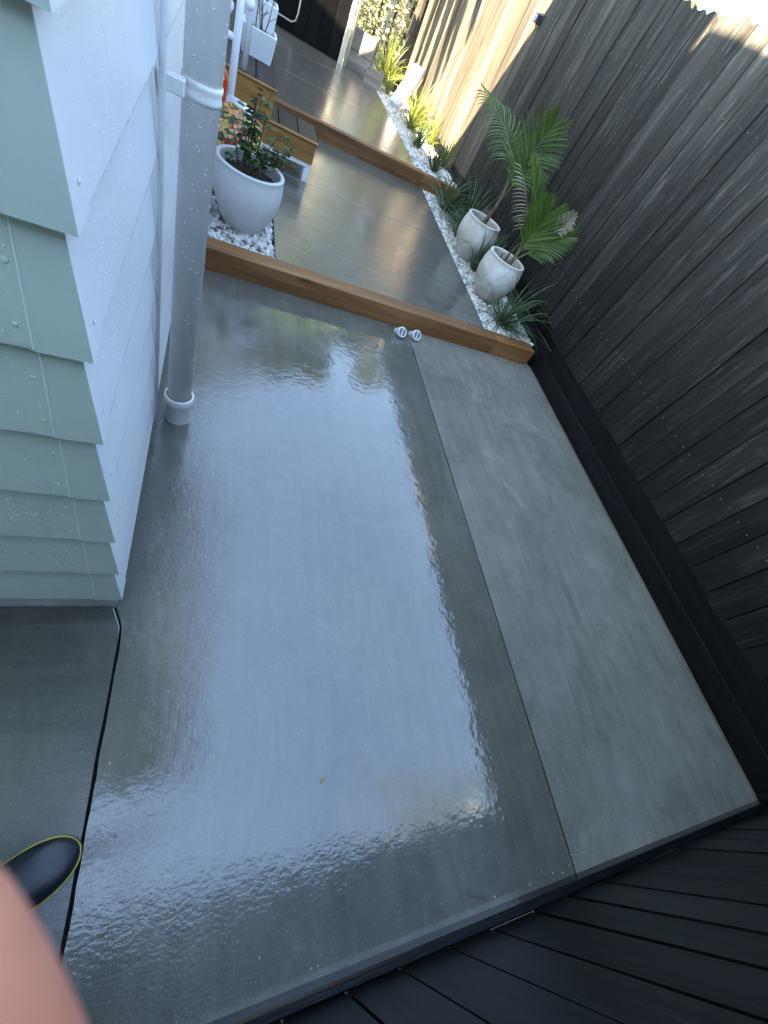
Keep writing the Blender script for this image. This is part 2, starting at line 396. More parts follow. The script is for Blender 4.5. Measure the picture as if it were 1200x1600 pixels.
while y < 11.5:
    wd = random.uniform(.138, .152) * (1 if y < 4 else .97)
    zb = .262 if y < 2.55 else (.30 if y < 5.28 else .335)
    zb += random.uniform(-.006, .006)
    h = 1.955 - zb + random.uniform(-.012, .012)
    if 2.75 < y < 3.05: h += .005
    bm = bmesh.new(); paling(bm, wd - random.uniform(.004, .010), h, .016, k, .007 if y > 3.6 or y < 2.5 else .016)
    o = obj('paling', bm, MT['black'] if y < 5.33 else MT['black_sunlit'])
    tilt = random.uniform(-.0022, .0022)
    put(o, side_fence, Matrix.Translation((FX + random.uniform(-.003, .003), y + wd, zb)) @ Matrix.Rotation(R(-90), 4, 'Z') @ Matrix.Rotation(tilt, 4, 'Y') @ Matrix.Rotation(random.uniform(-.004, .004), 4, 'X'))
    if y < 5.3:
        for zz in (.57, 1.64):
            for fr in (.25, .75):
                put(obj('nail', fence_nail), side_fence, Matrix.Translation((FX - .0045, y + wd * fr + random.uniform(-.008, .008), zz + random.uniform(-.008, .008))) @ Matrix.Rotation(R(-90), 4, 'Y'))
    if True:
        bm = bmesh.new(); box(bm, 0, .012, 0, .05, 0, 1.66); put(obj('back_batten', bm, MT['black_plinth']), side_fence, Matrix.Translation((FX + .0215, y + wd - .025, .27)))
    y += wd; k += 1
def plinth(y0, y1, z0, z1, x):
    bm = bmesh.new(); box(bm, 0, .025, 0, y1 - y0, 0, z1 - z0, .002)
    put(obj('plinth_board', bm, MT['black_plinth']), side_fence, Matrix.Translation((x, y0, z0)))
for y0, y1 in ((NY, 2.54),):
    plinth(y0, y1, -.03, .125, FX + .004); plinth(y0, y1, .1255, .29, FX + .006)
plinth(2.545, 5.2, -.03, .20, FX + .006); plinth(2.545, 5.2, .203, .34, FX + .017)
plinth(5.205, 11, .0, .37, FX + .017)
for z in (.55, 1.62):
    bm = bmesh.new(); box(bm, 0, .07, 0, 11.8, 0, .045)
    put(obj('rail', bm, MT['raw']), side_fence, Matrix.Translation((FX + .036, NY, z)))
for yy in (0.6, 3.0, 5.4, 7.8, 10.2):
    bm = bmesh.new(); box(bm, 0, .09, 0, .09, 0, 1.93)
    put(obj('post', bm, MT['raw']), side_fence, Matrix.Translation((FX + .108, yy, -.06)))

bm = bmesh.new(); box(bm, 0, .09, 0, .09, 0, 1.98); put(obj('post', bm, MT['black_plinth']), side_fence, Matrix.Translation((FX - .008, NY - .072, -.03)))
# ------------------------------------------------------------------ near fence
near_fence = empty('paling_fence', (1.2, NY, 0))
tag(near_fence, 'black paling fence across the near end with a glossy wet bottom rail', 'fence')
x = -.9; k = 500
while x < FX - .09:
    wd = random.uniform(.136, .156)
    bm = bmesh.new(); paling(bm, wd - random.uniform(.006, .014), 1.92 + random.uniform(-.012, .012), .016, k, .01)
    o = obj('paling', bm, MT['black_near'])
    # board faces the path (+y)
    put(o, near_fence, Matrix.Translation((x + wd, NY - .030 + random.uniform(-.003, .003), .030 + random.uniform(-.004, .004))) @ Matrix.Rotation(math.pi, 4, 'Z') @ Matrix.Rotation(random.uniform(-.006, .006), 4, 'Y'))
    bm = bmesh.new(); box(bm, 0, .05, 0, .010, 0, 1.75); put(obj('back_batten', bm, MT['raw']), near_fence, Matrix.Translation((x + wd - .022, NY - .060, .03)))
    x += wd; k += 1
bm = bmesh.new(); box(bm, 0, FX + .885, 0, .024, 0, .085, .004)
put(obj('bottom_rail', bm, MT['black_gloss']), near_fence, Matrix.Translation((-.9, NY - .0245, -.028)))
for z in (.4, 1.6):
    bm = bmesh.new(); box(bm, 0, FX + .9, 0, .06, 0, .045)
    put(obj('rail', bm, MT['raw']), near_fence, Matrix.Translation((-.9, NY - .105, z)))

# ------------------------------------------------------------------ weatherboard house
def m_paint(name, c, rough=.35, bump=.25):
    t = NT(name); v = t.coord('World', rnd=False); n = t.noise(v, 3, 5, .6); f = t.noise(v, 240, 3)
    run = t.noise(t.coord('World', (16, 16, .9), rnd=False), 1.4, 5, .65, .5)
    base = t.ramp(n, [(.3, tuple(x*.94 for x in c)), (.7, tuple(min(1, x*1.04) for x in c))])
    base = t.mix(base, tuple(x*.62 for x in c), t.ramp(run, [(.60, 0.0), (.74, .38)]))
    vo = t.n('ShaderNodeTexVoronoi'); vo.inputs['Scale'].default_value = 150; t.l(v, vo.inputs['Vector'])
    nm = t.bump(f, bump, .0012)
    return t.out(base, rough, nm)
MT['sage'] = m_paint('pale_sage_paint', (.52, .62, .575))
MT['white_paint'] = m_paint('white_paint', (.75, .755, .76))
MT['bead'] = m_simple('pale_sealant', (.72, .78, .76), .4, .05, 30)
MT['lap_shade'] = m_simple('lap_shade_edge', (.56, .59, .61), .6, .25, 30)  # shadow line of the board lap, painted as a darker strip at the foot
MT['white_trim'] = m_simple('white_trim', (.78, .79, .80), .4, .05, 8)
MT['plinth_render'] = m_simple('rough_render', (.50, .52, .52), .7, .2, 14, 1.0)
MT['pvc'] = m_simple('grey_pvc', (.82, .81, .77), .32, .05, 6)
MT['pvc_white'] = m_simple('white_pvc', (.78, .80, .82), .35, .05, 6)
MT['roof'] = m_simple('roof_metal', (.16, .17, .18), .5, .15, 6)
MT['water'] = NT('water_drop').out((.72, .76, .78), .06, None, IOR=1.6)

house = empty('weatherboard_house', (-1.1, 2.4, 0))
tag(house, 'weatherboard house with sage front boards and white side boards at left', 'house')
CX, CY = -.150, .540          # sheathing corner
PITCH, Z0 = .164, .093
HT = 4.42
def addp(name, bm, mat, parent=house, smooth=False):
    o = obj(name, bm, mat, None, None, smooth)
    return put(o, parent, Matrix.Identity(4))
bm = bmesh.new(); box(bm, -2.2, CX - .004, CY + .004, 4.31, .02, HT)
addp('wall_core', bm, MT['white_trim'])
bm = bmesh.new(); box(bm, -2.2, CX + .006, CY - .006, 4.30, -.02, .10)
addp('plinth', bm, MT['plinth_render'])
DB, DT, TH = .025, .006, .012       # how far the foot and the head of a board stand off the sheathing
def board_green(z, x0):
    bm = bmesh.new()
    h = PITCH + .016
    def ring(x_of):
        return [bm.verts.new((x_of(d), CY - d, zz)) for d, zz in ((DB, z + .0042), (DT, z + h), (DT - .005, z + h), (DB - TH, z), (DB + .0002, z))]
    a = ring(lambda d: x0); b = ring(lambda d: CX + d)
    n = len(a)
    for k in range(n): bm.faces.new((a[k], b[k], b[(k+1)%n], a[(k+1)%n])).material_index = 1 if k == n - 1 else 0
    bm.faces.new(a[::-1]); bm.faces.new(b)
    bmesh.ops.recalc_face_normals(bm, faces=bm.faces); return bm
def board_white(z, y1):
    bm = bmesh.new(); h = PITCH + .016
    def ring(y_of):
        return [bm.verts.new((CX + d, y_of(d), zz)) for d, zz in ((DB, z + .0042), (DT, z + h), (DT - .005, z + h), (DB - TH, z), (DB + .0002, z))]
    a = ring(lambda d: CY - d); b = ring(lambda d: y1)
    n = len(a)
    for k in range(n): bm.faces.new((a[k], a[(k+1)%n], b[(k+1)%n], b[k])).material_index = 1 if k == n - 1 else 0
    bm.faces.new(a); bm.faces.new(b[::-1])
    bmesh.ops.recalc_face_normals(bm, faces=bm.faces); return bm
def soaker(z):
    """thin pressed cap over the mitre of one row"""
    bm = bmesh.new(); e = .0016; h = PITCH - .006; W = .036
    dt = DB + (DT - DB) * h / (PITCH + .016)
    def P(d, zz, side):
        d += e
        if side == 0: return (CX - W, CY - d, zz)
        if side == 1: return (CX + d, CY - d, zz)
        return (CX + d, CY + W, zz)
    g = [[bm.verts.new(P(DB, z - .002, s)) for s in range(3)], [bm.verts.new(P(dt, z + h, s)) for s in range(3)]]
    lip = [bm.verts.new(P(DB - TH, z - .002, s)) for s in range(3)]
    for s in range(2):
        f = bm.faces.new((g[0][s], g[0][s+1], g[1][s+1], g[1][s])); f.material_index = s
        f = bm.faces.new((lip[s], lip[s+1], g[0][s+1], g[0][s])); f.material_index = s
    return bm
nail_t = bmesh.new(); lathe(nail_t, [(.0034, 0), (.0034, .0009), (.0020, .0016), (0, .0019)], 10); nail_me = bpy.data.meshes.new('nail_head'); nail_t.to_mesh(nail_me); nail_t.free()
nm_s = nail_me.copy(); nm_s.materials.append(MT['sage']); nm_w = nail_me.copy(); nm_w.materials.append(MT['white_paint'])
drops = []
rows = int((HT - Z0) / PITCH)
slope = math.atan2(DB - DT, PITCH + .016)
for i in range(rows):
    z = Z0 + i * PITCH
    g = addp('weatherboard', board_green(z, -1.43), [MT['sage'], MT['lap_shade']]); wb = addp('weatherboard', board_white(z, 4.31), [MT['white_paint'], MT['lap_shade']])
    if i > 9: continue
    o = obj('corner_soaker', soaker(z), [MT['sage'], MT['white_paint']]); put(o, house, Matrix.Identity(4))
    for zz in (z + .030, z + .105):
        d = DB + (DT - DB) * (zz - z) / (PITCH + .016)
        n = obj('nail_head', nm_s, None); put(n, house, Matrix.Translation((CX - .050 + random.uniform(-.004, .004), CY - d, zz)) @ Matrix.Rotation(R(90) - slope, 4, 'X'))
    bm = bmesh.new(); e = [DB + .0022, DB + (DT - DB) * PITCH / (PITCH + .016) + .0022]
    q = [bm.verts.new(p) for p in ((CX - .0375, CY - e[0], z), (CX - .0355, CY - e[0], z), (CX - .0355, CY - e[1], z + PITCH - .002), (CX - .0375, CY - e[1], z + PITCH - .002))]
    q2 = [bm.verts.new(v.co + Vector((0, .002, 0))) for v in q]; bm.faces.new(q)
    for a_ in range(4): bm.faces.new((q[a_], q2[a_], q2[(a_+1)%4], q[(a_+1)%4]))
    put(obj('sealant_bead', bm, MT['bead']), house, Matrix.Identity(4))
    d = DB + (DT - DB) * .030 / (PITCH + .016)
    n = obj('nail_head', nm_w, None); put(n, house, Matrix.Translation((CX + d + .0015, CY + .012, z + .035)) @ Matrix.Rotation(R(90), 4, 'Y'))
    # drops of water on the paint
    for _ in range(260 if i < 6 else (90 if i == 6 else 14)):
        zz = z + random.uniform(.004, PITCH - .004); d = DB + (DT - DB) * (zz - z) / (PITCH + .016)
        s = random.choice((.0008, .001, .0012, .0016)); 
        drops.append(((random.uniform(-.46, CX + d - .004), CY - d - .0002, zz), (s, s*.45, s*random.uniform(1, 1.4)), Quaternion()))
    for _ in range(240 if i < 6 else 110):
        zz = z + random.uniform(.004, PITCH - .004); d = DB + (DT - DB) * (zz - z) / (PITCH + .016)
        s = random.choice((.001, .0013, .0017)); 
        drops.append(((CX + d + .0002, CY + abs(random.gauss(.2, .25)), zz), (s*.45, s, s*1.2), Quaternion()))
o = pebble_mesh(drops, 'water_drops', MT['water'], None, jit=0); put(o, house, Matrix.Identity(4)); o['kind'] = 'stuff'
o.data.polygons.foreach_set('use_smooth', [True] * len(o.data.polygons))
# roof of the tall part, its soffit and gutter
def roof(x_eave, z_eave, y0, y1, x_in, rise, nm, th=.14):
    bm = bmesh.new()
    v = [bm.verts.new(p) for p in ((x_eave, y0, z_eave), (x_eave, y1, z_eave), (x_in, y1, z_eave + rise), (x_in, y0, z_eave + rise),
                                   (x_eave, y0, z_eave - th), (x_eave, y1, z_eave - th), (x_in, y1, z_eave - th), (x_in, y0, z_eave - th))]
    for f in ((0,1,2,3),(5,4,7,6),(0,4,5,1),(1,5,6,2),(2,6,7,3),(3,7,4,0)): bm.faces.new([v[k] for k in f])
    bmesh.ops.recalc_face_normals(bm, faces=bm.faces)
    r = addp('roof', bm, MT['roof'])
    bm = bmesh.new(); box(bm, x_eave + .003, x_eave + .10, y0, y1, z_eave - .11, z_eave - .005, .012)
    gtr = obj('gutter', bm, MT['white_trim']); gtr.parent = r
    return r
ZE = 4.40
bm = bmesh.new(); box(bm, -2.1, CX - .006, 2.43, 4.305, HT - .3, ZE - .17); addp('gable_infill', bm, MT['white_trim'])
roof(.20, ZE, .25, 2.42, -2.3, .8, 'low')
roof(.20, ZE + .30, 2.425, 4.31, -2.3, .9, 'high', .46)
# lower rear wing
bm = bmesh.new(); box(bm, -2.2, -.15, 4.315, 7.45, .0, 2.55)
addp('rear_wall', bm, MT['white_paint'])
roof(.02, 2.66, 4.33, 7.5, -2.3, .6, 'rear')
# unseen tall wing added left of the camera to shade the near path
bm = bmesh.new(); box(bm, -4.5, -1.42, -3.2, .53, -.02, 6.2); addp('shade_wing', bm, MT['sage'])
roof(-1.30, 6.4, -3.3, .24, -4.6, .9, 'wing')
# conduit on the side wall behind the downpipe
bm = bmesh.new(); tube(bm, [(CX + .032, 1.21, .05), (CX + .032, 1.21, 2.4)], .006, 10)
addp('conduit', bm, MT['white_trim'], smooth=True)

# ------------------------------------------------------------------ downpipe
dp = empty('downpipe', (-.052, 1.33, 0)); tag(dp, 'grey plastic downpipe wet with drops, strapped to the white wall', 'downpipe')
bm = bmesh.new(); tube(bm, [(0, 0, .04), (0, 0, 4.3)], .0405, 40); obj('pipe', bm, MT['pvc'], dp, smooth=True)
bm = bmesh.new(); lathe(bm, [(.046, -.02), (.0462, .082), (.052, .090), (.052, .120), (.0505, .123), (.0435, .123), (.0435, .08)], 40); obj('socket', bm, MT['pvc'], dp, smooth=True)
for zb in (1.03, 2.6):
    bm = bmesh.new(); lathe(bm, [(.0405, -.017), (.0425, -.017), (.0432, -.009), (.0414, -.003), (.0414, .003), (.0432, .009), (.0425, .017), (.0405, .017)], 40, (0, 0, zb))
    br = obj('bracket', bm, MT['pvc'], dp, smooth=True)
    bm = bmesh.new(); box(bm, -.082, -.030, -.062, -.034, zb - .015, zb + .015, .003); obj('bracket_tab', bm, MT['pvc'], br)
dd = []
for _ in range(420):
    a = random.uniform(-math.pi, math.pi); s = random.choice((.001, .0013, .0017))
    dd.append(((.0406*math.cos(a), .0406*math.sin(a), random.uniform(.15, 1.4)), (s, s, s*1.3), Quaternion()))
o = pebble_mesh(dd, 'water_drops', MT['water'], dp, jit=0); o['kind'] = 'stuff'
o.data.polygons.foreach_set('use_smooth', [True] * len(o.data.polygons))

# ------------------------------------------------------------------ two pipe caps in the sleeper
MT['cap_mesh'] = m_simple('grey_grille', (.16, .17, .18), .6, .2, 80, .5)
for (px, py), lab in (((629, 519), 'left one of two white slotted pipe caps at the sleeper foot'), ((652, 524), 'right one of two white slotted pipe caps at the sleeper foot')):
    p = gz(px, py, .040)
    root = empty('pipe_cap', (p.x, p.y, .040)); 
    root.rotation_euler = (R(-38), 0, R(8))
    tag(root, lab, 'pipe cap', 'drain pipe caps')
    yb = .075
    bm = bmesh.new()
    # cylinder along y, front ring at y = 0
    prof = [(.026, yb), (.0285, yb), (.0285, .028), (.033, .024), (.033, .002), (.031, 0), (.0265, 0), (.0255, .005)]
    lathe(bm, prof, 28); bmesh.ops.transform(bm, matrix=Matrix.Rotation(R(-90), 4, 'X'), verts=bm.verts)
    # after this rotation the axis runs +y
    obj('sleeve', bm, MT['pvc_white'], root, smooth=False)
    bm = bmesh.new(); lathe(bm, [(.0265, 0), (.0, 0.0)], 28); bmesh.ops.transform(bm, matrix=Matrix.Translation((0, .005, 0)) @ Matrix.Rotation(R(-90), 4, 'X'), verts=bm.verts)
    obj('grille', bm, MT['cap_mesh'], root)
    bm = bmesh.new(); box(bm, -.0035, .0035, -.001, .0045, -.0262, .0262, .001); b = obj('bar', bm, MT['pvc_white'], root); b.rotation_euler = (0, R(12), 0)

# ------------------------------------------------------------------ pots
def m_pot(name, c, stain, amt):
    t = NT(name); v = t.coord(); n = t.noise(v, 5, 6, .65, .5); sp = t.noise(v, 130, 2)
    base = t.mix(c, stain, t.ramp(n, [(.38, 0.0), (.56, amt)]))
    base = t.mix(base, t.ramp(sp, [(.30, .72), (.40, 1.0)]), .7, 'MULTIPLY')
    return t.out(base, .6, t.bump(sp, .15, .002))
MT['pot_speckle'] = m_pot('speckled_white_pot', (.70, .70, .68), (.60, .60, .57), .5)
MT['pot_stain'] = m_pot('stained_white_pot', (.72, .70, .66), (.45, .36, .25), .6)
MT['pot_plain'] = m_pot('white_planter', (.76, .77, .78), (.68, .69, .70), .4)
MT['mulch'] = m_simple('bark_mulch', (.055, .030, .02), .9, .6, 60, .8)
def round_pot(loc, r0, r1, h, bulge, mat, label, tilt=(0, 0), soil=.80):
    root = empty('round_pot', loc); root.rotation_euler = (tilt[0], tilt[1], random.uniform(0, 6)); tag(root, label, 'pot')
    prof = [(0, 0), (r0*.9, 0), (r0, .012)]
    for k in range(1, 11):
        u = k / 10; prof.append((r0 + (r1 - r0) * u + bulge * math.sin(math.pi * u), .012 + (h - .02) * u))
    t = .022
    prof += [(r1 + .002, h - .004), (r1 - .004, h), (r1 - t + .004, h), (r1 - t, h - .006)]
    for u in (.9, .8, .6): prof.append((r0 + (r1 - r0) * u + bulge * math.sin(math.pi * u) - t, h * u))
    bm = bmesh.new(); lathe(bm, prof, 56); obj('pot_wall', bm, mat, root, smooth=True)
    rs = r0 + (r1 - r0) * soil + bulge * math.sin(math.pi * soil) - t + .002
    bm = bmesh.new(); lathe(bm, [(rs, h * soil - .03), (rs, h * soil), (rs * .5, h * soil + .012), (0, h * soil + .016)], 30); obj('soil', bm, MT['soil'], root)
    pts = []
    for _ in range(170):
        a = random.uniform(0, 6.28); q = rs * math.sqrt(random.random()) * .94
        pts.append(((q*math.cos(a), q*math.sin(a), h*soil + .012), (random.uniform(.008, .022), random.uniform(.003, .007), .003), Quaternion((0, 0, 1), random.uniform(0, 6.28)) @ Quaternion((1, 0, 0), random.uniform(-.6, .6))))
    o = pebble_mesh(pts, 'mulch', MT['mulch'], root); o['kind'] = 'stuff'
    return root
ZG = .105
POT_L = (.153, 2.90); POT_A = (2.145, 3.93); POT_B = (2.135, 3.27)
round_pot((POT_L[0], POT_L[1], ZG - .01), .105, .183, .325, .036, MT['pot_speckle'], 'large speckled white pot holding the rose by the house')
round_pot((POT_A[0], POT_A[1], ZG), .105, .160, .335, .042, MT['pot_stain'], 'farther stained white pot with the tall leaning palm', (0, 0))
round_pot((POT_B[0], POT_B[1], ZG), .102, .157, .335, .042, MT['pot_stain'], 'nearer stained white pot with the low fan palm', (0, 0))

# ------------------------------------------------------------------ plants
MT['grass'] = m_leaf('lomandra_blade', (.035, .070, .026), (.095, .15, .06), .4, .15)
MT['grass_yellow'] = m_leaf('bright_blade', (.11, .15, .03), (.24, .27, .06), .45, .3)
MT['palm'] = m_leaf('palm_leaflet', (.042, .095, .014), (.115, .19, .036), .35, .2)
MT['palm_dry'] = m_leaf('dry_palm_leaflet', (.24, .19, .12), (.42, .36, .26), .7, .2)
MT['palm_stem'] = m_simple('palm_stem', (.16, .15, .06), .5, .35, 25, .2)
MT['palm_base'] = m_simple('palm_base_fibre', (.13, .075, .045), .8, .4, 40, .6)
MT['rose_leaf'] = m_leaf('rose_leaf', (.018, .050, .016), (.06, .12, .03), .35, .15)
MT['rose_stem'] = m_simple('rose_stem', (.07, .05, .025), .6, .3, 30)
def blade(V, F, base, d, length, width, droop, nseg=5, face=None):
    """one strap leaf leaving base in direction d and bending under its weight"""
    p = Vector(base); d = Vector(d).normalized(); side = d.cross(Vector((0, 0, 1)))
    if side.length < .05: side = Vector((1, 0, 0))
    side.normalize(); rot = Quaternion(d, random.uniform(-.9, .9)); side = rot @ side
    o = len(V); st = length / nseg
    for k in range(nseg + 1):
        u = k / nseg; wd = width * (1 - u ** 2.2) * (.55 + .45 * min(1, u * 4)) + .0004
        V.append(p - side * wd * .5); V.append(p + side * wd * .5)
        if k: F.append((o + 2*k - 2, o + 2*k - 1, o + 2*k + 1, o + 2*k))
        d = (d + Vector((0, 0, -droop * st * (1 + 2 * u)))).normalized(); p = p + d * st
def grass(loc, n, length, spread, mat, label, group, droop=2.2, width=.0095, lean=(0, 0), dry=0):
    root = empty('strap_grass', loc); tag(root, label, 'grass plant', group)
    V = []; F = []
    for _ in range(n):
        a = random.uniform(0, 6.283); q = abs(random.gauss(0, spread)); 
        d = (math.cos(a) * q + lean[0], math.sin(a) * q + lean[1], 1)
        rb = random.uniform(0, .035)
        blade(V, F, (math.cos(a)*rb, math.sin(a)*rb, -.01), d, length * random.uniform(.55, 1.15), width * random.uniform(.6, 1.2), droop * random.uniform(.4, 1.7) / max(length, .2) * .4)
    me = bpy.data.meshes.new('foliage'); me.from_pydata([tuple(v) for v in V], [], F); tag(obj('foliage', me, mat, root), kind='stuff')
    return root
GR = 'strappy grasses in the pebbles'
def at(px, py, z): v = gz(px, py, z); return (v.x, v.y, z)
grass(at(779, 507, ZG), 150, .50, .85, MT['grass'], 'blue green strappy grass in front of the nearer palm pot', GR, 3.2, lean=(.25, .05))
grass(at(741, 424, ZG), 90, .46, .55, MT['grass'], 'strappy grass growing between the two palm pots', GR, 2.6, lean=(.15, 0))
grass(at(716, 372, ZG), 90, .50, .6, MT['grass'], 'dark strappy grass just behind the farther palm pot', GR, 2.6, lean=(.2, .1))
grass(at(692, 327, ZG), 160, .60, .85, MT['grass'], 'wide arching grass beside the farther sleeper end', GR, 2.8, lean=(.3, -.1))
grass((2.34, 4.62, ZG), 120, .60, .8, MT['grass'], 'arching grass against the black fence behind the farther pot', GR, 2.8, lean=(.1, -.1))
grass((2.33, 3.62, ZG), 80, .48, .6, MT['grass'], 'grass against the fence between the palm pots', GR, 2.8, lean=(.2, 0))
UG = 'grasses along the upper level'
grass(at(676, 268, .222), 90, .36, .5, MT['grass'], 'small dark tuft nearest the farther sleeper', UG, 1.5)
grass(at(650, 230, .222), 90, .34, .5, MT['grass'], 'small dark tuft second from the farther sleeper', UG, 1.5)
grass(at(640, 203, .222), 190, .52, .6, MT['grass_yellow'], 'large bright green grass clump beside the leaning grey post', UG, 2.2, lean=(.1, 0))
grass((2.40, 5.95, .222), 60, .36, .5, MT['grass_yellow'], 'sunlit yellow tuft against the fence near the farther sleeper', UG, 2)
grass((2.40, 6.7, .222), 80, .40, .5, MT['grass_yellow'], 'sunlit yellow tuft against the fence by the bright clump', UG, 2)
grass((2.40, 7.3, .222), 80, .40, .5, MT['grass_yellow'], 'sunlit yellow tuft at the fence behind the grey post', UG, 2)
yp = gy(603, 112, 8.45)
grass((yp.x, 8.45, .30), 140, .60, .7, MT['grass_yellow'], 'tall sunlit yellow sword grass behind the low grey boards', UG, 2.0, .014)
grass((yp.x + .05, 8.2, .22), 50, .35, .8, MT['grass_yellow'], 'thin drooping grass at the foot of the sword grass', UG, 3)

def bez(pts, n):
    pts = [Vector(p) for p in pts]; out = []
    for k in range(n + 1):
        u = k / n; q = pts[:]
        while len(q) > 1: q = [a.lerp(b, u) for a, b in zip(q, q[1:])]
        out.append(q[0])
    return out
def frond(root, pts, ll, nleaf=34, normal=(0, -1, 0), open_=.9, mat='palm', start=.25, droop=1.0, fold=.25, width=.013, stem_r=.006, one=0):
    """a feather leaf: stalk curve, and leaflets leaving it on both sides"""
    c = bez(pts, 24); N = Vector(normal).normalized()
    bm = bmesh.new(); tube(bm, c, [stem_r * (1 - .8 * k / 24) for k in range(25)], 6)
    st = obj('frond', bm, MT['palm_stem'] if mat == 'palm' else MT['palm_dry'], root)
    V = []; F = []
    for k in range(nleaf):
        u = start + (1 - start) * (k + .5) / nleaf; i = min(23, int(u * 24)); f = u * 24 - i
        p = c[i].lerp(c[i + 1], f); t = (c[i + 1] - c[i]).normalized(); s = t.cross(N).normalized()
        L = ll * (.55 + .45 * math.sin(math.pi * min(1, (u - start) / (1 - start) * .8 + .22))) * random.uniform(.88, 1.1)
        for sg in (-1, 1):
            if one and sg != one: continue
            ang = open_ * (1.1 - .75 * (u - start) / (1 - start)) * random.uniform(.93, 1.07)
            d = t * math.cos(ang) + s * sg * math.sin(ang) + N * fold * random.uniform(.5, 1.3)
            o = len(V); q = p.copy(); d.normalize(); wv = d.cross(N).normalized(); n5 = 5; stp = L / n5
            wv = Quaternion(d, random.uniform(-.5, .5)) @ wv
            for j in range(n5 + 1):
                uu = j / n5; wd = width * (math.sin(math.pi * (.12 + .86 * uu)) ** .6) * .5
                V.append(q - wv * wd); V.append(q + wv * wd)
                if j: F.append((o + 2*j - 2, o + 2*j - 1, o + 2*j + 1, o + 2*j))
                d = (d + Vector((0, 0, -droop * stp * (.4 + 1.6 * uu)))).normalized(); q = q + d * stp
    me = bpy.data.meshes.new('leaflets'); me.from_pydata([tuple(v) for v in V], [], F)
    tag(obj('leaflets', me, MT[mat], st), kind='stuff')
# palm A: leaning stem, one torn backward frond, one broad frond
pa = empty('potted_palm', (POT_A[0], POT_A[1], ZG + .27)); tag(pa, 'tall leaning palm with a torn drooping frond in the farther pot', 'palm', 'potted palms')
def rel(root, v): return Vector(v) - root.location
b0 = Vector((0, 0, 0)); b1 = rel(pa, gy(779, 318, 3.93)); b2 = rel(pa, gy(806, 262, 3.93)); 
bm = bmesh.new(); tube(bm, bez([b0, b0.lerp(b1, .5), b1], 10), [.024 - .0012 * k for k in range(11)], 8); obj('stem_base', bm, MT['palm_base'], pa, smooth=True)
bm = bmesh.new(); tube(bm, bez([b1 * .8, b1, b2], 8), [.013 - .0007 * k for k in range(9)], 8); obj('stem', bm, MT['palm_stem'], pa, smooth=True)
CAMV = Vector((-.40, -.80, .45))          # the leaves turn their faces up and out to the open path
frond(pa, [b1, b2, rel(pa, gy(808, 215, 4.0)), rel(pa, gy(757, 143, 4.25))], .20, 26, CAMV, .9, 'palm', .40, 6.5, .1, .007)
frond(pa, [b1, b2 + Vector((0, .02, -.05)), rel(pa, gy(832, 240, 3.9)), rel(pa, gy(866, 195, 3.75))], .29, 30, CAMV, 1.0, 'palm', .35, 1.2, .12, .0095)
frond(pa, [b1, rel(pa, gy(800, 290, 3.9)), rel(pa, gy(822, 262, 3.85))], .18, 20, CAMV, .9, 'palm', .5, 4.5, .1, .008)
# palm B: short, three fans and a dead tip
pb = empty('potted_palm', (POT_B[0], POT_B[1], ZG + .27)); tag(pb, 'low palm with broad fan leaves and a dry brown tip in the nearer pot', 'palm', 'potted palms')
c0 = Vector((.02, .01, 0)); c1 = rel(pb, gy(818, 392, 3.24))
frond(pb, [c0, c1, rel(pb, gy(838, 360, 3.22)), rel(pb, gy(858, 335, 3.18))], .25, 36, CAMV, .85, 'palm', .36, .5, .1, .011, .009)
frond(pb, [c0, c1 + Vector((0, 0, -.03)), rel(pb, gy(850, 385, 3.20)), rel(pb, gy(884, 372, 3.12))], .18, 30, CAMV, .75, 'palm', .40, 2.2, .1, .010, .008)
frond(pb, [c0, rel(pb, gy(836, 375, 3.3)), rel(pb, gy(840, 320, 3.4)), rel(pb, gy(835, 262, 3.5))], .19, 36, CAMV, .35, 'palm', .28, .3, .2, .011, .007)
frond(pb, [c0, rel(pb, gy(832, 380, 3.3)), rel(pb, gy(828, 325, 3.4)), rel(pb, gy(814, 258, 3.45))], .12, 18, CAMV, 1.3, 'palm_dry', .45, 6.0, 0, .006, .004, 1 if False else -1)
frond(pb, [c1, rel(pb, gy(870, 365, 3.15)), rel(pb, gy(895, 335, 3.08))], .09, 16, CAMV, .9, 'palm_dry', .55, 8.0, .2, .012, .004)
bm = bmesh.new()
for dx, dy, L in ((.0, .02, .12), (-.02, .0, .10), (.03, -.02, .09), (-.04, .03, .07)):
    tube(bm, [(dx, dy, -.01), (dx * 1.3 + .01, dy * 1.3, L)], [.009, .004], 6)
obj('cut_stalks', bm, MT['palm_base'], pb)

# rose in the left pot
rose = empty('rose_bush', (POT_L[0] - .02, POT_L[1], ZG + .255)); rose.scale = (1.05, 1, .80); tag(rose, 'sparse dark green rose bush in the speckled pot', 'rose bush')
V = []; F = []; bm = bmesh.new(); rr = random.Random(3)
def leaf(c, d, up, s):
    d = Vector(d).normalized(); sd = d.cross(Vector(up)).normalized(); n = sd.cross(d); o = len(V)
    for u, wv, h in ((0, .0, 0), (.3, .42, .05), (.7, .36, .04), (1, 0, -.05), (.7, -.36, .04), (.3, -.42, .05), (.5, 0, -.02)):
        V.append(Vector(c) + d * u * s + sd * wv * s + n * h * s)
    for a, b in ((0, 1), (1, 2), (2, 3), (3, 4), (4, 5), (5, 0)): F.append((o + a, o + b, o + 6))
stems = [((-.03, 0), (-.10, .02, .26)), ((0, .02), (-.06, .0, .34)), ((.01, 0), (.0, .03, .40)), ((.03, .01), (.05, .02, .36)), ((.03, -.01), (.13, .0, .30)),
         ((.02, .03), (.20, .03, .25)), ((-.02, -.02), (-.02, -.06, .30)), ((.0, .0), (.17, -.02, .20)), ((-.01, .01), (.03, .06, .44))]
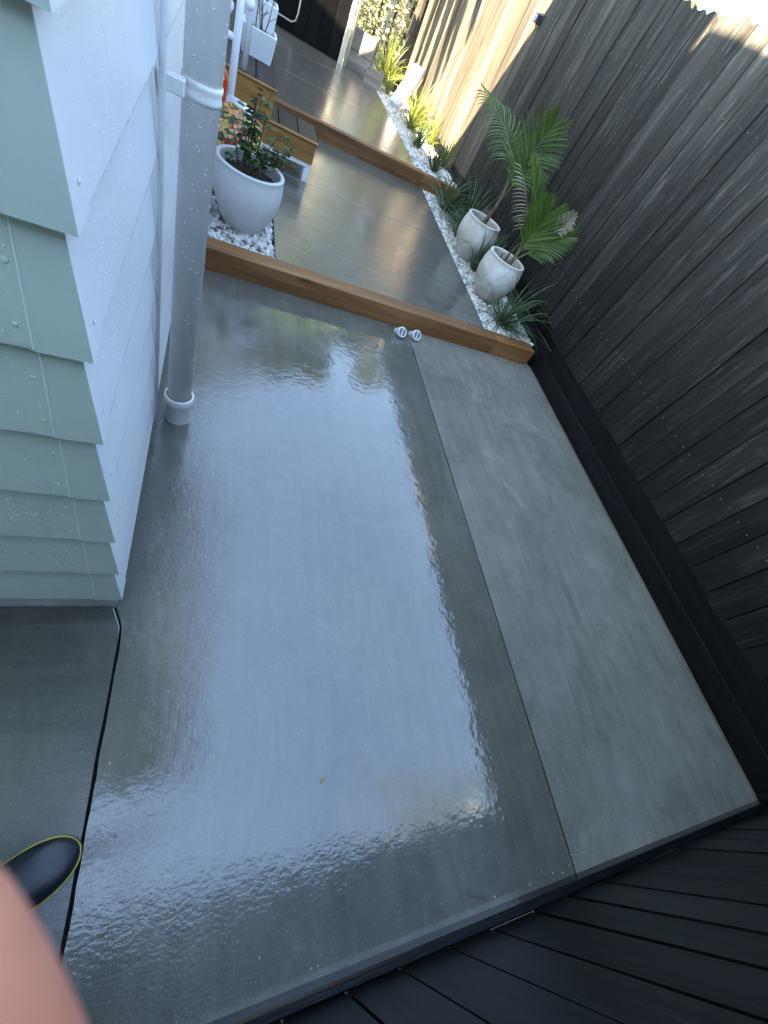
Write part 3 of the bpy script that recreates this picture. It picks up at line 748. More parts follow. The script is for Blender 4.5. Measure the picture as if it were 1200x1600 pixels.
for (bx, by), tip in stems:
    c = bez([(bx, by, -.03), (bx + tip[0] * .3, by + tip[1] * .3, tip[2] * .6), tip], 8); tube(bm, c, [.0042 - .0003 * k for k in range(9)], 5)
    for k in range(3, 9):
        for _ in range(rr.choice((2, 2, 3, 3))):
            a = rr.uniform(0, 6.28); q = Vector((math.cos(a), math.sin(a), rr.uniform(-.3, .5)))
            e = c[k] + q * rr.uniform(.015, .035); tube(bm, [c[k], e], .0012, 4)
            for da in (-.9, 0, .9):
                qq = Quaternion((0, 0, 1), da) @ q; leaf(e, qq + Vector((0, 0, rr.uniform(-.5, .2))), (rr.uniform(-.4, .4), rr.uniform(-.4, .4), 1), rr.uniform(.022, .042))
for tip in ((.235, .02, .235), (.26, -.02, .16), (.07, .05, .50)):
    tube(bm, bez([(.02, .0, .0), (tip[0] * .5, tip[1], tip[2] * .8), tip], 6), .0018, 4)
obj('stems', bm, MT['rose_stem'], rose)
me = bpy.data.meshes.new('foliage'); me.from_pydata([tuple(v) for v in V], [], F); tag(obj('foliage', me, MT['rose_leaf'], rose), kind='stuff')
for dx, dy, L in ((.03, .0, .33), (-.02, .03, .42)):
    bm = bmesh.new(); tube(bm, [(dx, dy, -.02), (dx + .02, dy, L)], .004, 6); obj('stake', bm, MT['palm_base'], rose)

# ------------------------------------------------------------------ wooden steps
st = empty('wooden_steps', (.3, 4.3, ZM)); tag(st, 'two box steps of orange oiled timber with dark wet treads on white legs', 'steps')
def addst(name, bm, mat, parent=None):
    o = obj(name, bm, mat); put(o, st, Matrix.Identity(4))
    return o
Y0 = 3.945
def stepbox(x0, x1, y0, y1, zt, h, ntread):
    bm = bmesh.new(); box(bm, x0, x1, y0, y0 + .02, zt - h, zt - .014, .002); addst('side_board', bm, MT['step_wood'])
    bm = bmesh.new(); box(bm, x0, x1, y1 - .02, y1, zt - h, zt - .014, .002); addst('side_board', bm, MT['step_wood'])
    bm = bmesh.new(); box(bm, x1 - .02, x1 + .001, y0 + .021, y1 - .021, zt - h, zt - .014, .002); addst('riser_board', bm, MT['step_wood'])
    bm = bmesh.new(); box(bm, x0, x1 + .012, y0 - .012, y0 + .028, zt - .013, zt - .001, .003); addst('tread_edge', bm, MT['step_wood'])
    n = ntread; wd = (x1 + .010 - x0) / n
    for k in range(n):
        bm = bmesh.new(); box(bm, x0 + k * wd + .004, x0 + (k + 1) * wd - .004, y0 + .031, y1, zt - .015, zt + .001, .002); addst('tread_board', bm, MT['step_tread'])
stepbox(.20, .625, Y0, Y0 + .38, .378, .140, 3)
stepbox(-.12, .285, Y0 - .01, 4.98, .545, .164, 3)
for (x, yy) in ((.575, Y0 + .006), (.575, Y0 + .33), (.22, Y0 + .006)):
    bm = bmesh.new(); box(bm, x, x + .044, yy, yy + .044, ZM, .206, .002); addst('leg', bm, MT['white_trim'])
bm = bmesh.new(); box(bm, .20, .619, Y0 + .008, Y0 + .05, .208, .237, .002); addst('bearer', bm, MT['white_trim'])
bm = bmesh.new(); box(bm, .20, .619, Y0 + .33, Y0 + .372, .208, .237, .002); addst('bearer', bm, MT['white_trim'])
bm = bmesh.new(); box(bm, -.10, .20, Y0 + .10, 4.9, ZM, .41); addst('dark_core', bm, MT['black_plinth'])

# ------------------------------------------------------------------ troughs on the upper step
MT['twig'] = m_simple('bare_twig', (.09, .065, .05), .8, .3, 40)
def trough(x0, x1, y0, y1, z, h, label):
    root = empty('trough_planter', ((x0+x1)/2, (y0+y1)/2, z)); tag(root, label, 'planter', 'white planters on the steps')
    hx, hy = (x1-x0)/2, (y1-y0)/2; bm = bmesh.new()
    def rr_(hx, hy, z, r, n=5):
        out = []
        for cx, cy, a0 in ((hx-r, hy-r, 0), (-hx+r, hy-r, 90), (-hx+r, -hy+r, 180), (hx-r, -hy+r, 270)):
            for k in range(n + 1): a = R(a0 + 90 * k / n); out.append(bm.verts.new((cx + r*math.cos(a), cy + r*math.sin(a), z)))
        return out
    rings = [rr_(hx*.86, hy*.84, 0, .02), rr_(hx*.97, hy*.97, h*.75, .03), rr_(hx, hy, h-.004, .03), rr_(hx-.004, hy-.004, h, .03), rr_(hx-.016, hy-.016, h, .02), rr_(hx-.02, hy-.02, h*.7, .02)]
    for a, b in zip(rings, rings[1:]):
        for k in range(len(a)): bm.faces.new((a[k], a[(k+1)%len(a)], b[(k+1)%len(a)], b[k]))
    bm.faces.new(rings[0][::-1]); obj('planter_wall', bm, MT['pot_plain'], root)
    bm = bmesh.new(); box(bm, -hx+.018, hx-.018, -hy+.018, hy-.018, h*.7, h*.82); obj('soil', bm, MT['soil'], root)
    return root
def twigs(loc, n, L, label):
    root = empty('bare_shrub', loc); tag(root, label, 'shrub', 'bare shrubs in the planters')
    bm = bmesh.new(); rr = random.Random(n)
    for _ in range(n):
        a = rr.uniform(0, 6.28); b = Vector((rr.uniform(-.04, .04), rr.uniform(-.02, .02), -.01)); t = b + Vector((math.cos(a)*.07, math.sin(a)*.05, L * rr.uniform(.7, 1.1)))
        c = bez([b, b.lerp(t, .5) + Vector((rr.uniform(-.03, .03), 0, .02)), t], 6); tube(bm, c, [.0045 - .0005*k for k in range(7)], 5)
        for k in (2, 3, 4, 5):
            tube(bm, [c[k], c[k] + Vector((rr.uniform(-.05, .05), rr.uniform(-.04, .04), rr.uniform(.02, .07)))], .0018, 4)
    obj('twigs', bm, MT['twig'], root)
    V2 = []; pts = []
    for _ in range(22): pts.append(((rr.uniform(-.06, .06), rr.uniform(-.03, .03), rr.uniform(.0, .015)), (rr.uniform(.006, .016), .006, .006), Quaternion((0, 0, 1), rr.uniform(0, 6))))
    o = pebble_mesh(pts, 'mulch', MT['mulch'], root); o['kind'] = 'stuff'
trough(.035, .275, 4.42, 4.64, .5465, .150, 'white trough planter nearer the camera on the upper step')
trough(.030, .270, 4.72, 4.94, .5465, .255, 'white trough planter farther back on the upper step')
twigs((.15, 4.53, .5465 + .123), 5, .22, 'bare twiggy shrub in the nearer trough planter')
twigs((.14, 4.83, .5465 + .21), 5, .25, 'bare twiggy shrub in the farther trough planter')

# ------------------------------------------------------------------ white handrail
hr = empty('handrail', (.03, 3.8, ZM)); tag(hr, 'white painted pipe handrail with ball joints beside the steps', 'handrail')
def addhr(name, bm, sm=True):
    o = obj(name, bm, MT['pvc_white'], smooth=sm); put(o, hr, Matrix.Identity(4)); return o
p1 = gy(377, 0, 3.62); p2 = gy(398, 0, 4.0)
bm = bmesh.new(); tube(bm, [(p1.x, 3.62, ZM - .01), (p1.x, 3.62, 1.25)], .021, 14); addhr('post', bm)
bm = bmesh.new(); tube(bm, [(p2.x - .012, 4.0, .5465), (p2.x - .012, 4.0, 1.25)], .019, 14); addhr('post', bm)
for c, r in (((p1.x + .045, 3.63, gy(390, 6, 3.63).z), .026), ((p1.x - .055, 3.62, gy(352, 3, 3.62).z), .024)):
    bm = bmesh.new(); bmesh.ops.create_uvsphere(bm, u_segments=16, v_segments=10, radius=r, matrix=Matrix.Translation(c)); addhr('ball_joint', bm)
zr = gy(355, 52, 3.62).z
bm = bmesh.new(); tube(bm, [(-.15, 3.62, zr), (p1.x, 3.62, zr)], .017, 12); addhr('rail', bm)
bm = bmesh.new(); tube(bm, [(p1.x, 3.62, 1.22), (p2.x - .012, 4.0, 1.22)], .019, 12); addhr('rail', bm)

# ------------------------------------------------------------------ bags and the red bundle behind the pot
def m_print(name, cols, scale, dist=0):
    t = NT(name); v = t.coord('Object', rnd=False); vo = t.n('ShaderNodeTexVoronoi'); vo.inputs['Scale'].default_value = scale; 
    nz = t.n('ShaderNodeTexNoise'); nz.inputs['Scale'].default_value = scale*1.5; t.l(v, nz.inputs['Vector'])
    t.l(t.mix(v, nz.outputs['Color'], .06 + dist), vo.inputs['Vector'])
    sp = t.n('ShaderNodeSeparateColor'); t.l(vo.outputs['Color'], sp.inputs[0])
    k = len(cols); c = t.ramp(sp.outputs[0], [((i + .001) / k, cc) for i, cc in enumerate(cols)], 'CONSTANT')
    c = t.mix(c, t.ramp(vo.outputs['Distance'], [(.1, 1.15), (.6, .6)]), .7, 'MULTIPLY')
    return t.out(c, .3)
MT['floral'] = m_print('flower_print_plastic', [(.75, .55, .10), (.70, .20, .04), (.80, .62, .20), (.62, .05, .03), (.75, .30, .22), (.70, .45, .08), (.03, .07, .02), (.8, .7, .4)], 34, .05)
MT['blue_print'] = m_print('blue_white_plastic', [(.75, .76, .78), (.08, .38, .62), (.72, .73, .74), (.25, .27, .28), (.68, .70, .72)], 9)
MT['red_plastic'] = m_simple('red_plastic', (.58, .055, .012), .3, .25, 10, .2)
def bag(loc, sx, sy, sz, mat, label, lean=0, rz=0):
    bm = bmesh.new(); bmesh.ops.create_cube(bm, size=1); bmesh.ops.subdivide_edges(bm, edges=bm.edges, cuts=9, use_grid_fill=True)
    rr = random.Random(int(sx * 1000))
    from mathutils import noise
    for v in bm.verts:
        x, y_, z = v.co; tz = z + .5
        pin = 1 - .8 * max(0, (tz - .72) / .28) ** 1.6; r = (1 - (2*x)**4 * .45)
        n = noise.noise(Vector((x*4, y_*4, z*4 + sx*30))) * .07
        v.co = Vector((x * sx * (1 + n), y_ * sy * pin * r + lean * tz * tz * sy + n * sy * .5, tz * sz * (1 + n * .6 - .10 * (2*x)**2)))
    o = obj('plastic_bag', bm, mat, None, loc, True); o.rotation_euler = (0, 0, rz)
    return tag(o, label, 'bag', 'bags behind the rose pot')
bag((.06, 3.24, ZG - .005), .30, .15, .42, MT['floral'], 'yellow and red flower printed bag behind the rose pot', .5)
bag((.075, 3.50, ZG - .005), .19, .14, .40, MT['blue_print'], 'white and blue printed bag leaning on the steps', .4, .2)
rb = gy(347, 100, 3.45)
red = empty('folded_umbrella', (rb.x + .006, 3.45, ZG)); tag(red, 'red folded umbrella with white tip beside the white handrail', 'umbrella')
zt = rb.z - ZG
bm = bmesh.new(); lathe(bm, [(0, .10), (.008, .10), (.022, zt*.45), (.034, zt*.75), (.036, zt*.88), (.026, zt*.96), (.008, zt*.985), (0, zt*.985)], 14)
for v in bm.verts:
    a = math.atan2(v.co.y, v.co.x); k = 1 + .16 * math.sin(a * 6); v.co.x *= k; v.co.y *= k
obj('cloth', bm, MT['red_plastic'], red, smooth=True)
bm = bmesh.new(); lathe(bm, [(0, zt*.95), (.012, zt*.95), (.010, zt*1.01), (.004, zt*1.06), (0, zt*1.06)], 12); obj('tip', bm, MT['pvc_white'], red, smooth=True)
bm = bmesh.new(); tube(bm, [(0, 0, -.005), (0, 0, .11)], .005, 8); obj('shaft', bm, MT['twig'], red)

# ------------------------------------------------------------------ dark gate at the far end
gt = empty('dark_gate', (.6, 8.30, ZU)); tag(gt, 'black boarded gate closing the far end of the path', 'gate')
GA = math.atan(.22)
gt.rotation_euler = (0, 0, 0)
x0g, x1g = -.12, 1.315; n = 9; wd = (x1g - x0g) / n
for k in range(n):
    bm = bmesh.new(); box(bm, 0, wd - .005, 0, .02, 0, 1.75, .002)
    put(obj('gate_board', bm, MT['black_gate']), gt, Matrix.Translation((x0g + k * wd, 8.30 + random.uniform(0, .004), ZU + .015)))
bm = bmesh.new(); box(bm, 0, x1g - x0g, 0, .004, -.02, 1.75); put(obj('gate_backing', bm, MT['black_plinth']), gt, Matrix.Translation((x0g, 8.3255, ZU + .012)))
for z in (.35, 1.5):
    bm = bmesh.new(); box(bm, 0, x1g - x0g, 0, .04, 0, .09); put(obj('gate_rail', bm, MT['black_near']), gt, Matrix.Translation((x0g, 8.331, ZU + z)))
MT['steel'] = m_simple('dull_steel', (.30, .28, .25), .35, .1, 20, Metallic=.8)
a = gy(425, 15, 8.22); b = gy(455, 34, 8.22); c = gy(462, 33, 8.22); d = gy(466, 22, 8.22); e = gy(471, -5, 8.22); z0 = gy(400, 2, 8.22)
bm = bmesh.new(); tube(bm, [(z0.x, 8.22, z0.z), a, b, c, d, e, (e.x + .005, 8.28, e.z + .02)], .011, 8)
put(obj('bent_rail', bm, MT['steel'], smooth=True), gt, Matrix.Identity(4))
MT['cream'] = m_simple('cream_paint', (.62, .57, .46), .5, .12, 14, .2)
gp = empty('gate_post', (1.36, 8.31, 0)); tag(gp, 'cream painted post and downpipe beside the black gate', 'post')
bm = bmesh.new(); box(bm, -.038, .012, -.045, .045, .18, 2.0, .004); obj('post_shaft', bm, MT['cream'], gp)
bm = bmesh.new(); tube(bm, [(.046, -.02, .19), (.046, -.02, 2.0)], .022, 14); obj('pipe', bm, MT['cream'], gp, smooth=True)

# ------------------------------------------------------------------ low grey board walls, post, trunk, fence light
def rwall(x0, y0, x1, y1, zb, zt, nb, label):
    root = empty('low_board_wall', (x0, y0, zb)); root.rotation_euler = (0, 0, math.atan2(y1 - y0, x1 - x0)); L = math.hypot(x1 - x0, y1 - y0)
    for k in range(nb):
        h = (zt - zb) / nb; bm = bmesh.new(); box(bm, 0, L, 0, .045, k * h + .002, (k + 1) * h - .002, .004); obj('board', bm, MT['old_board'], root)
    bm = bmesh.new(); box(bm, L - .05, L - .001, .047, .12, 0, zt - zb + .02, .004); obj('stake', bm, MT['old_board'], root)
    return tag(root, label, 'retaining wall', 'low retaining walls')
rwall(1.415, 8.40, 1.735, 8.24, .19, .64, 2, 'taller grey weathered board wall beside the cream post')
rwall(1.66, 8.02, 1.90, 8.00, .19, .405, 1, 'short grey board wall in front of the sword grass')
pA = gz(616, 165, .25); pB = gx(656, 109, 2.36)
d = (pB - pA); L = d.length
gpst = empty('leaning_post', pA); gpst.rotation_euler = d.to_track_quat('X', 'Z').to_euler()
bm = bmesh.new(); box(bm, 0, L, -.085, .085, -.05, .05, .016); obj('post_shaft', bm, MT['grey_post'], gpst)
bm = bmesh.new(); box(bm, L * .15, L + .004, -.05, .05, -.066, -.046, .004); obj('batten', bm, MT['grey_post'], gpst)
tag(gpst, 'pale grey squared post leaning against the sunlit fence', 'post')
lt = gx(841, 30, FX - .03); fl = empty('fence_light', (FX - .004, lt.y, lt.z)); tag(fl, 'small dark box light fixed near the fence top at the shadow edge', 'light')
MT['fixture'] = m_simple('dark_fixture', (.03, .032, .036), .35, .1, 20); MT['lens'] = m_simple('lens', (.4, .42, .44), .15, .05, 10)
bm = bmesh.new(); box(bm, -.055, -.010, -.035, .035, -.03, .03, .006); obj('housing', bm, MT['fixture'], fl)
bm = bmesh.new(); box(bm, -.012, .001, -.05, .05, -.045, .045, .004); obj('back_plate', bm, MT['fixture'], fl)
bm = bmesh.new(); box(bm, -.059, -.054, -.025, .025, -.020, .020, .002); obj('lens', bm, MT['lens'], fl)

# ------------------------------------------------------------------ trees
MT['bark'] = m_simple('dark_bark', (.06, .048, .035), .9, .5, 18, .9)
MT['hedge'] = m_leaf('hedge_leaf', (.14, .17, .06), (.48, .48, .30), .45, .3)
MT['dark_leaf'] = m_leaf('dark_tree_leaf', (.035, .045, .018), (.10, .105, .045), .5, .2)
MT['tree_leaf'] = m_leaf('tree_leaf', (.10, .12, .035), (.28, .28, .09), .4, .35)
def crown(root, blobs, n, size, mat, seed):
    rr = random.Random(seed); V = []; F = []
    for _ in range(n):
        c, r = rr.choice(blobs); 
        while True:
            p = Vector((rr.uniform(-1, 1), rr.uniform(-1, 1), rr.uniform(-1, 1)))
            if .15 < p.length < 1: break
        p = p.normalized() * (p.length ** .6)
        q = Vector(c) + Vector((p.x * r[0], p.y * r[1], p.z * r[2])); s = size * rr.uniform(.6, 1.4)
        d = Vector((rr.uniform(-1, 1), rr.uniform(-1, 1), rr.uniform(-.8, .6))).normalized(); u = d.orthogonal().normalized(); u = Quaternion(d, rr.uniform(0, 6.28)) @ u
        o = len(V); V += [q, q + d * s * .5 + u * s * .28, q + d * s, q + d * s * .5 - u * s * .28]; F.append((o, o + 1, o + 2, o + 3))
    me = bpy.data.meshes.new('crown'); me.from_pydata([tuple(v) for v in V], [], F); tag(obj('crown', me, mat, root), kind='stuff')
def tree(loc, h, blobs, n, size, mat, label, seed, tr=.1, cat='tree', group=None):
    root = empty('tree', loc); tag(root, label, cat, group); rr = random.Random(seed)
    bm = bmesh.new(); tube(bm, bez([(0, 0, -.1), (rr.uniform(-.1, .1), rr.uniform(-.1, .1), h * .4), (0, 0, h * .75)], 8), [tr * (1 - .08 * k) for k in range(9)], 10)
    for c, r in blobs:
        tube(bm, bez([(0, 0, h * .4), (c[0] * .5, c[1] * .5, c[2] * .8), c], 5), [tr * .4 * (1 - .15 * k) for k in range(6)], 6)
    obj('trunk', bm, MT['bark'], root); crown(root, blobs, n, size, mat, seed)
    return root
TG = 'trees beyond the far end'
# hedge directly behind the low walls
hd = empty('hedge', (1.9, 9.6, .1)); tag(hd, 'dense sunlit hedge behind the low grey board walls', 'hedge')
crown(hd, [((-.5, 0, .6), (.6, .4, .9)), ((.1, .1, .8), (.6, .4, 1.0)), ((-.2, .2, 1.7), (.9, .5, .9)), ((.3, .2, 2.4), (.8, .5, .9))], 9000, .07, MT['hedge'], 5)
bm = bmesh.new()
for k in range(6): tube(bm, [(-.7 + k * .25, .1, -.15), (-.7 + k * .25 + random.uniform(-.1, .1), .1, 1.6)], .02, 6)
obj('stems', bm, MT['bark'], hd)
def spread(seed, n, cx, cz, rx, rz):
    rr = random.Random(seed); return [((cx + rr.uniform(-rx, rx), rr.uniform(-.6, .6), cz + rr.uniform(-rz, rz)), (rr.uniform(.35, .75), rr.uniform(.4, .7), rr.uniform(.3, .6))) for _ in range(n)]
tree((.4, 10.6, -.06), 6.0, spread(21, 24, 0, 5.2, 1.7, 2.2), 15000, .12, MT['dark_leaf'], 'leafy tree rising behind the black gate', 12, .12, group=TG)
tree((-2.2, 11.5, -.06), 6.2, spread(22, 22, 0, 5.2, 1.8, 2.2), 11000, .14, MT['dark_leaf'], 'leafy tree behind the house end', 13, .13, group=TG)
tree((3.6, 11.0, -.06), 6.0, spread(23, 22, 0, 5.1, 1.7, 2.2), 11000, .13, MT['dark_leaf'], 'leafy tree behind the far end of the side fence', 16, .12, group=TG)
tree((3.5, -1.0, -.06), 5.2, spread(24, 16, -.1, 4.2, .8, .8), 900, .10, MT['tree_leaf'], 'airy tree beyond the corner of the two black fences', 14, .09)
tree((3.1, 5.0, -.06), 2.4, [((0, -.3, 1.75), (.45, .6, .5))], 900, .09, MT['hedge'], 'small shrub behind the side fence, its tip just over the palings', 15, .05)
# palm at the far fence, its hanging leaves shade the sunlit palings
pt = empty('palm_tree', (2.27, 8.72, .15)); tag(pt, 'dark trunked palm tree standing against the far fence', 'palm tree')
top = Vector((-.12, -.25, 3.35)); bm = bmesh.new(); tube(bm, bez([(0, 0, -.1), (.03, .05, 1.4), top], 10), [.085 - .003*k for k in range(11)], 12); obj('trunk', bm, MT['bark'], pt)
for a, L, dz in ((205, 1.45, -.75), (218, 1.6, -.85), (229, 1.65, -.95), (238, 1.5, -1.05), (246, 1.7, -.8), (255, 1.4, -.9), (190, 1.2, -.8), (280, 1.1, -.8), (320, 1.0, -.7), (10, .9, -.6), (60, 1.0, -.7), (110, 1.1, -.7), (150, 1.1, -.7)):
    L *= 1.2 if 200 < a < 260 else 1; a = R(a); tip = top + Vector((math.cos(a) * L, math.sin(a) * L, dz)); mid = top + Vector((math.cos(a) * L * .55, math.sin(a) * L * .55, .30))
    frond(pt, [top, mid, tip], .55, 34, (0, 0, 1), .7, 'palm', .25, 5.0, -.2, .034, .016)

# ------------------------------------------------------------------ small litter on the slab
MT['dead_leaf'] = m_simple('dead_leaf', (.45, .38, .16), .6, .2, 40)
p = gz(504, 1220, .003)
bm = bmesh.new(); vs_ = [bm.verts.new(q) for q in ((-.010, 0, 0), (-.003, .0045, .0015), (.006, .0035, .001), (.011, 0, .002), (.005, -.004, .001), (-.004, -.004, .0015), (0, 0, .0035))]
for a_, b_ in ((0, 1), (1, 2), (2, 3), (3, 4), (4, 5), (5, 0)): bm.faces.new((vs_[a_], vs_[6], vs_[b_]))
lf = obj('fallen_leaf', bm, MT['dead_leaf'], None, (p.x, p.y, .0015)); lf.rotation_euler = (0, 0, .5); tag(lf, 'tiny yellow fallen leaf on the wet slab', 'leaf')

MT['grit'] = m_leaf('grit_bits', (.10, .075, .04), (.55, .50, .40), .8, .05)
rr = random.Random(77); pts = []
for _ in range(150):
    u = rr.random()
    if u < .35: x_, y_ = rr.uniform(.2, FX - .03), NY + .012 + abs(rr.gauss(0, .02))
    elif u < .6: x_, y_ = FX - .02 - abs(rr.gauss(0, .02)), rr.uniform(NY, 2.5)
    elif u < .75: x_, y_ = XJ + rr.gauss(0, .02), rr.uniform(NY, 2.5)
    else: x_, y_ = rr.uniform(-.1, 2.4), rr.uniform(NY, 2.5)
    s_ = rr.uniform(.0010, .0026); pts.append(((x_, y_, s_ * .4), (s_ * rr.uniform(1, 2.2), s_, s_ * .5), Quaternion((0, 0, 1), rr.uniform(0, 6.3))))
tag(pebble_mesh(pts, 'grit', MT['grit']), 'scattered grit and leaf bits along the lower slab edges', 'grit', kind='stuff')

# ------------------------------------------------------------------ the photographer
def m_skin():
    t = NT('skin'); v = t.coord(); n = t.noise(v, 60, 4); 
    return t.out(t.ramp(n, [(.3, (.58, .17, .105)), (.7, (.68, .25, .16))]), .45, t.bump(t.noise(v, 700, 2), .1, .0005), Subsurface_Weight=.15, Subsurface_Radius=(.01, .004, .002))
MT['skin'] = m_skin()
MT['rubber'] = m_simple('navy_rubber', (.010, .014, .022), .33, .3, 20, .1)
MT['welt'] = m_simple('yellow_welt', (.62, .50, .06), .4, .1, 20)
MT['trouser'] = m_simple('dark_trousers', (.025, .028, .035), .85, .3, 40, .3)
MT['shirt'] = m_simple('grey_work_shirt', (.10, .11, .13), .85, .2, 40, .3)
MT['hair'] = m_simple('brown_hair', (.05, .03, .02), .6, .4, 60, .6)
person = empty('person', (-.40, -.10, 0)); tag(person, 'photographer in navy rubber boots standing at the left, a finger over the lens', 'person')
def skin(name, verts, edges, radii, mat, root_i=0, sub=2, mats=None):
    me = bpy.data.meshes.new(name); me.from_pydata([tuple(v) for v in verts], edges, [])
    o = bpy.data.objects.new(name, me); col.objects.link(o)
    sk = o.modifiers.new('skin', 'SKIN'); ss = o.modifiers.new('sub', 'SUBSURF'); ss.levels = sub; ss.render_levels = sub
    for i, r in enumerate(radii):
        me.skin_vertices[0].data[i].radius = r if isinstance(r, tuple) else (r, r)
        me.skin_vertices[0].data[i].use_root = (i == root_i)
    bpy.context.view_layer.update()
    dg = bpy.context.evaluated_depsgraph_get(); em = bpy.data.meshes.new_from_object(o.evaluated_get(dg))
    bpy.data.objects.remove(o, do_unlink=True)
    em.materials.clear()
    for m in (mat if isinstance(mat, (list, tuple)) else [mat]): em.materials.append(m)
    em.polygons.foreach_set('use_smooth', [True] * len(em.polygons))
    o = bpy.data.objects.new(name, em); col.objects.link(o); return o
# body: hips, torso, neck, head, legs, arms; faces +x, leans a little over the phone
LF, RF = Vector((-.364, -.152, 0)), Vector((-.62, -.27, 0))        # ankles
hip = Vector((-.52, -.19, .86))
FT = Vector((-.0262, -.0, 0))                                       # filled below
# fingertip that strays into the lens: a few centimetres from it, low at the left
lens = Vector((0, 0, CAM_H)); tipc = lens + ray(-255, 1570).normalized() * .060
wrist = Vector((-.105, -.105, 1.215)); elbow = Vector((-.36, -.04, 1.04)); shl = Vector((-.57, -.02, 1.30)); shr = Vector((-.43, -.325, 1.30))
wr2 = Vector((-.36, -.30, .80)); el2 = Vector((-.45, -.335, 1.04))
V = [hip, (-.515, -.185, 1.05), (-.505, -.180, 1.24), (-.50, -.175, 1.34), (-.48, -.168, 1.42), (-.455, -.160, 1.50), (-.445, -.156, 1.60),
     shl, elbow, wrist, shr, el2, wr2,
     (-.55, -.115, .84), (-.44, -.150, .46), (LF.x - .02, LF.y, .10), (-.50, -.265, .84), (-.57, -.270, .46), (RF.x - .02, RF.y, .10)]
E_ = [(0,1),(1,2),(2,3),(3,4),(4,5),(5,6),(3,7),(7,8),(8,9),(3,10),(10,11),(11,12),(0,13),(13,14),(14,15),(0,16),(16,17),(17,18)]
Rd = [(.12,.15),(.11,.14),(.12,.16),(.085,.12),.052,.078,.082,.062,.042,.027,.062,.042,.027,.085,.062,.05,.085,.062,.05]
body = skin('body', V, E_, Rd, [MT['shirt'], MT['trouser'], MT['skin'], MT['hair']])
for f in body.data.polygons:
    c = f.center
    if c.z > 1.41 and c.x > -.62 and abs(c.y + .160) < .12: 
        f.material_index = 3 if (c.z > 1.62 or c.x < -.47) and c.z > 1.47 else 2
    elif c.z < .88: f.material_index = 1
    elif (c - wrist).length < .22 or (c - wr2).length < .18: f.material_index = 2
put(body, person, Matrix.Identity(4))
# simple features of the face, turned with the body towards the phone
HM = Matrix.Translation((-.445, -.156, 0)) @ Matrix.Rotation(R(27), 4, 'Z')
face = skin('nose', [(.070, 0, 1.575), (.088, 0, 1.545), (.070, 0, 1.535)], [(0, 1), (1, 2)], [.009, .012, .009], MT['skin']); put(face, person, HM)
for s_ in (-1, 1):
    bm = bmesh.new(); bmesh.ops.create_uvsphere(bm, u_segments=12, v_segments=8, radius=.011, matrix=Matrix.Translation((.063, s_ * .031, 1.585)))
    put(obj('eye', bm, MT['pvc_white'], smooth=True), person, HM)
    e = skin('ear', [(0, s_ * .076, 1.60), (-.005, s_ * .084, 1.57), (.005, s_ * .076, 1.545)], [(0, 1), (1, 2)], [.012, .015, .009], MT['skin']); put(e, person, HM)
bm = bmesh.new(); box(bm, .066, .076, -.02, .02, 1.512, 1.520, .003); put(obj('mouth', bm, MT['red_plastic']), person, HM)
# left hand: palm and five fingers; the forefinger lies across the corner of the lens
def hand(wrist, palm_c, fdirs, name='hand'):
    verts = [wrist, palm_c]; edges = [(0, 1)]; rad = [.026, (.030, .018)]
    for joints, r in fdirs:
        prev = 1
        for j, p in enumerate(joints):
            verts.append(p); rad.append(r * (1.05 - .12 * j)); edges.append((prev, len(verts) - 1)); prev = len(verts) - 1
    o = skin(name, verts, edges, rad, MT['skin']); put(o, person, Matrix.Identity(4)); return o
pc = lens + ray(-60, 2300).normalized() * .118
k2 = lens + ray(-175, 1790).normalized() * .068; k1 = lens + ray(-80, 2060).normalized() * .086
away = (tipc - k2).normalized(); FW = Vector((.70, -.20, .68)); SD = Vector((.35, -.85, -.10))
def finger(b, l, r): return ((pc + SD * b + FW * l * .45, pc + SD * b + FW * l * .75 + Vector((0, 0, .004)), pc + SD * b + FW * l + Vector((-.006, .004, .012))), r)
hand(wrist, pc, [((k1, k2, tipc, tipc + away * .004), .0135), finger(.006, .078, .0095), finger(.026, .072, .0090), finger(.044, .060, .0082),
                 ((pc + Vector((-.030, .022, .020)), pc + Vector((-.036, .036, .040)), pc + Vector((-.030, .040, .056))), .0100)])
p2c = Vector((-.345, -.295, .735))
def fin2(b, l, r): return ((p2c + Vector((b * .9, -b * .45, -l * .45)), p2c + Vector((b, -b * .5 + .003, -l * .75)), p2c + Vector((b, -b * .5 + .012, -l))), r)
hand(wr2, p2c, [fin2(.030, .085, .0095), fin2(.010, .092, .0095), fin2(-.010, .086, .0090), fin2(-.028, .070, .0082),
                ((p2c + Vector((.030, .010, .0)), p2c + Vector((.042, .022, -.022)), p2c + Vector((.044, .028, -.042))), .0105)])
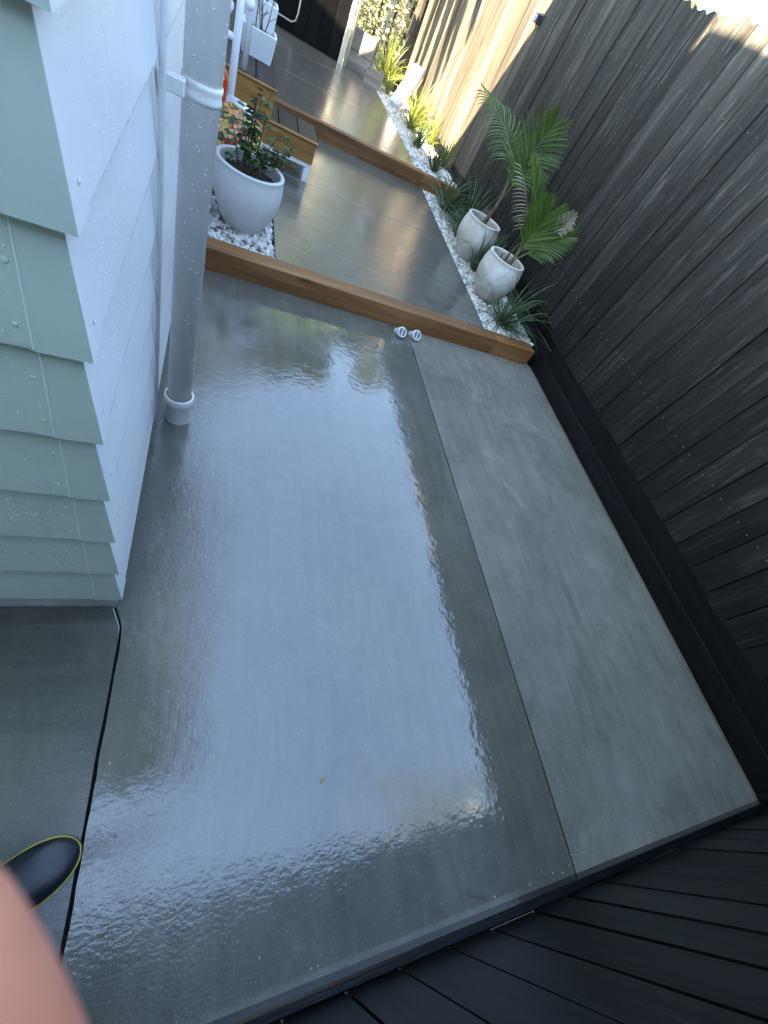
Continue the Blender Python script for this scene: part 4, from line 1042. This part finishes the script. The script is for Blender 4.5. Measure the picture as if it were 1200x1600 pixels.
# rubber boots
def boot(ank, ang):
    root = empty('boot', (0, 0, 0)); bpy.data.objects.remove(root)
    Mx = Matrix.Translation((ank.x, ank.y, 0)) @ Matrix.Rotation(ang, 4, 'Z')
    # cross sections along the foot: x, half width, height of the top, centre shift
    secs = [(-.085, .030, .070, 0), (-.070, .037, .105, 0), (-.03, .040, .13, 0), (.03, .041, .125, 0), (.085, .044, .100, .002), (.13, .050, .080, .003), (.165, .053, .072, .002)] + [(.165 + .100 * u, .053 * math.sqrt(max(0, 1 - u ** 2.4)) + .001, .072 - .040 * u ** 2, .002) for u in (.25, .45, .62, .76, .87, .945, .985, 1.0)]
    bm = bmesh.new(); rings = []; n = 18
    for x, hw, ht, cs in secs:
        ring = []
        for k in range(n):
            a = 2 * math.pi * k / n; cy, cz = math.cos(a), math.sin(a)
            yy = hw * (abs(cy) ** .8) * (1 if cy > 0 else -1); zz = .018 + (ht - .018) * (.5 + .5 * (abs(cz) ** .85) * (1 if cz > 0 else -1))
            ring.append(bm.verts.new((x, yy + cs, zz)))
        rings.append(ring)
    for a, b in zip(rings, rings[1:]):
        for k in range(n): bm.faces.new((a[k], a[(k+1)%n], b[(k+1)%n], b[k]))
    bm.faces.new(rings[0]); bm.faces.new(rings[-1][::-1])
    tube(bm, [(-.028, 0, .06), (-.026, 0, .16), (-.022, 0, .26), (-.018, 0, .36)], [.046, .055, .064, .068], 20)
    bmesh.ops.recalc_face_normals(bm, faces=bm.faces)
    b = obj('boot', bm, MT['rubber'], smooth=True); put(b, person, Mx)
    ms = b.modifiers.new('sub', 'SUBSURF'); ms.levels = 1; ms.render_levels = 1
    def sole(z0, z1, grow, mat, nm):
        bm = bmesh.new(); L = [(x, -hw - grow + cs) for x, hw, ht, cs in secs]; Rr = [(x, hw + grow + cs) for x, hw, ht, cs in secs]
        L[-1] = (L[-1][0] + grow, L[-1][1]); Rr[-1] = (Rr[-1][0] + grow, Rr[-1][1])
        prism(bm, L + Rr[::-1], z0, z1); o = obj(nm, bm, mat); o.parent = b
    sole(.0, .017, .002, MT['rubber'], 'sole'); sole(.018, .0205, .0022, MT['welt'], 'welt')
boot(LF, .47); boot(RF, .35)
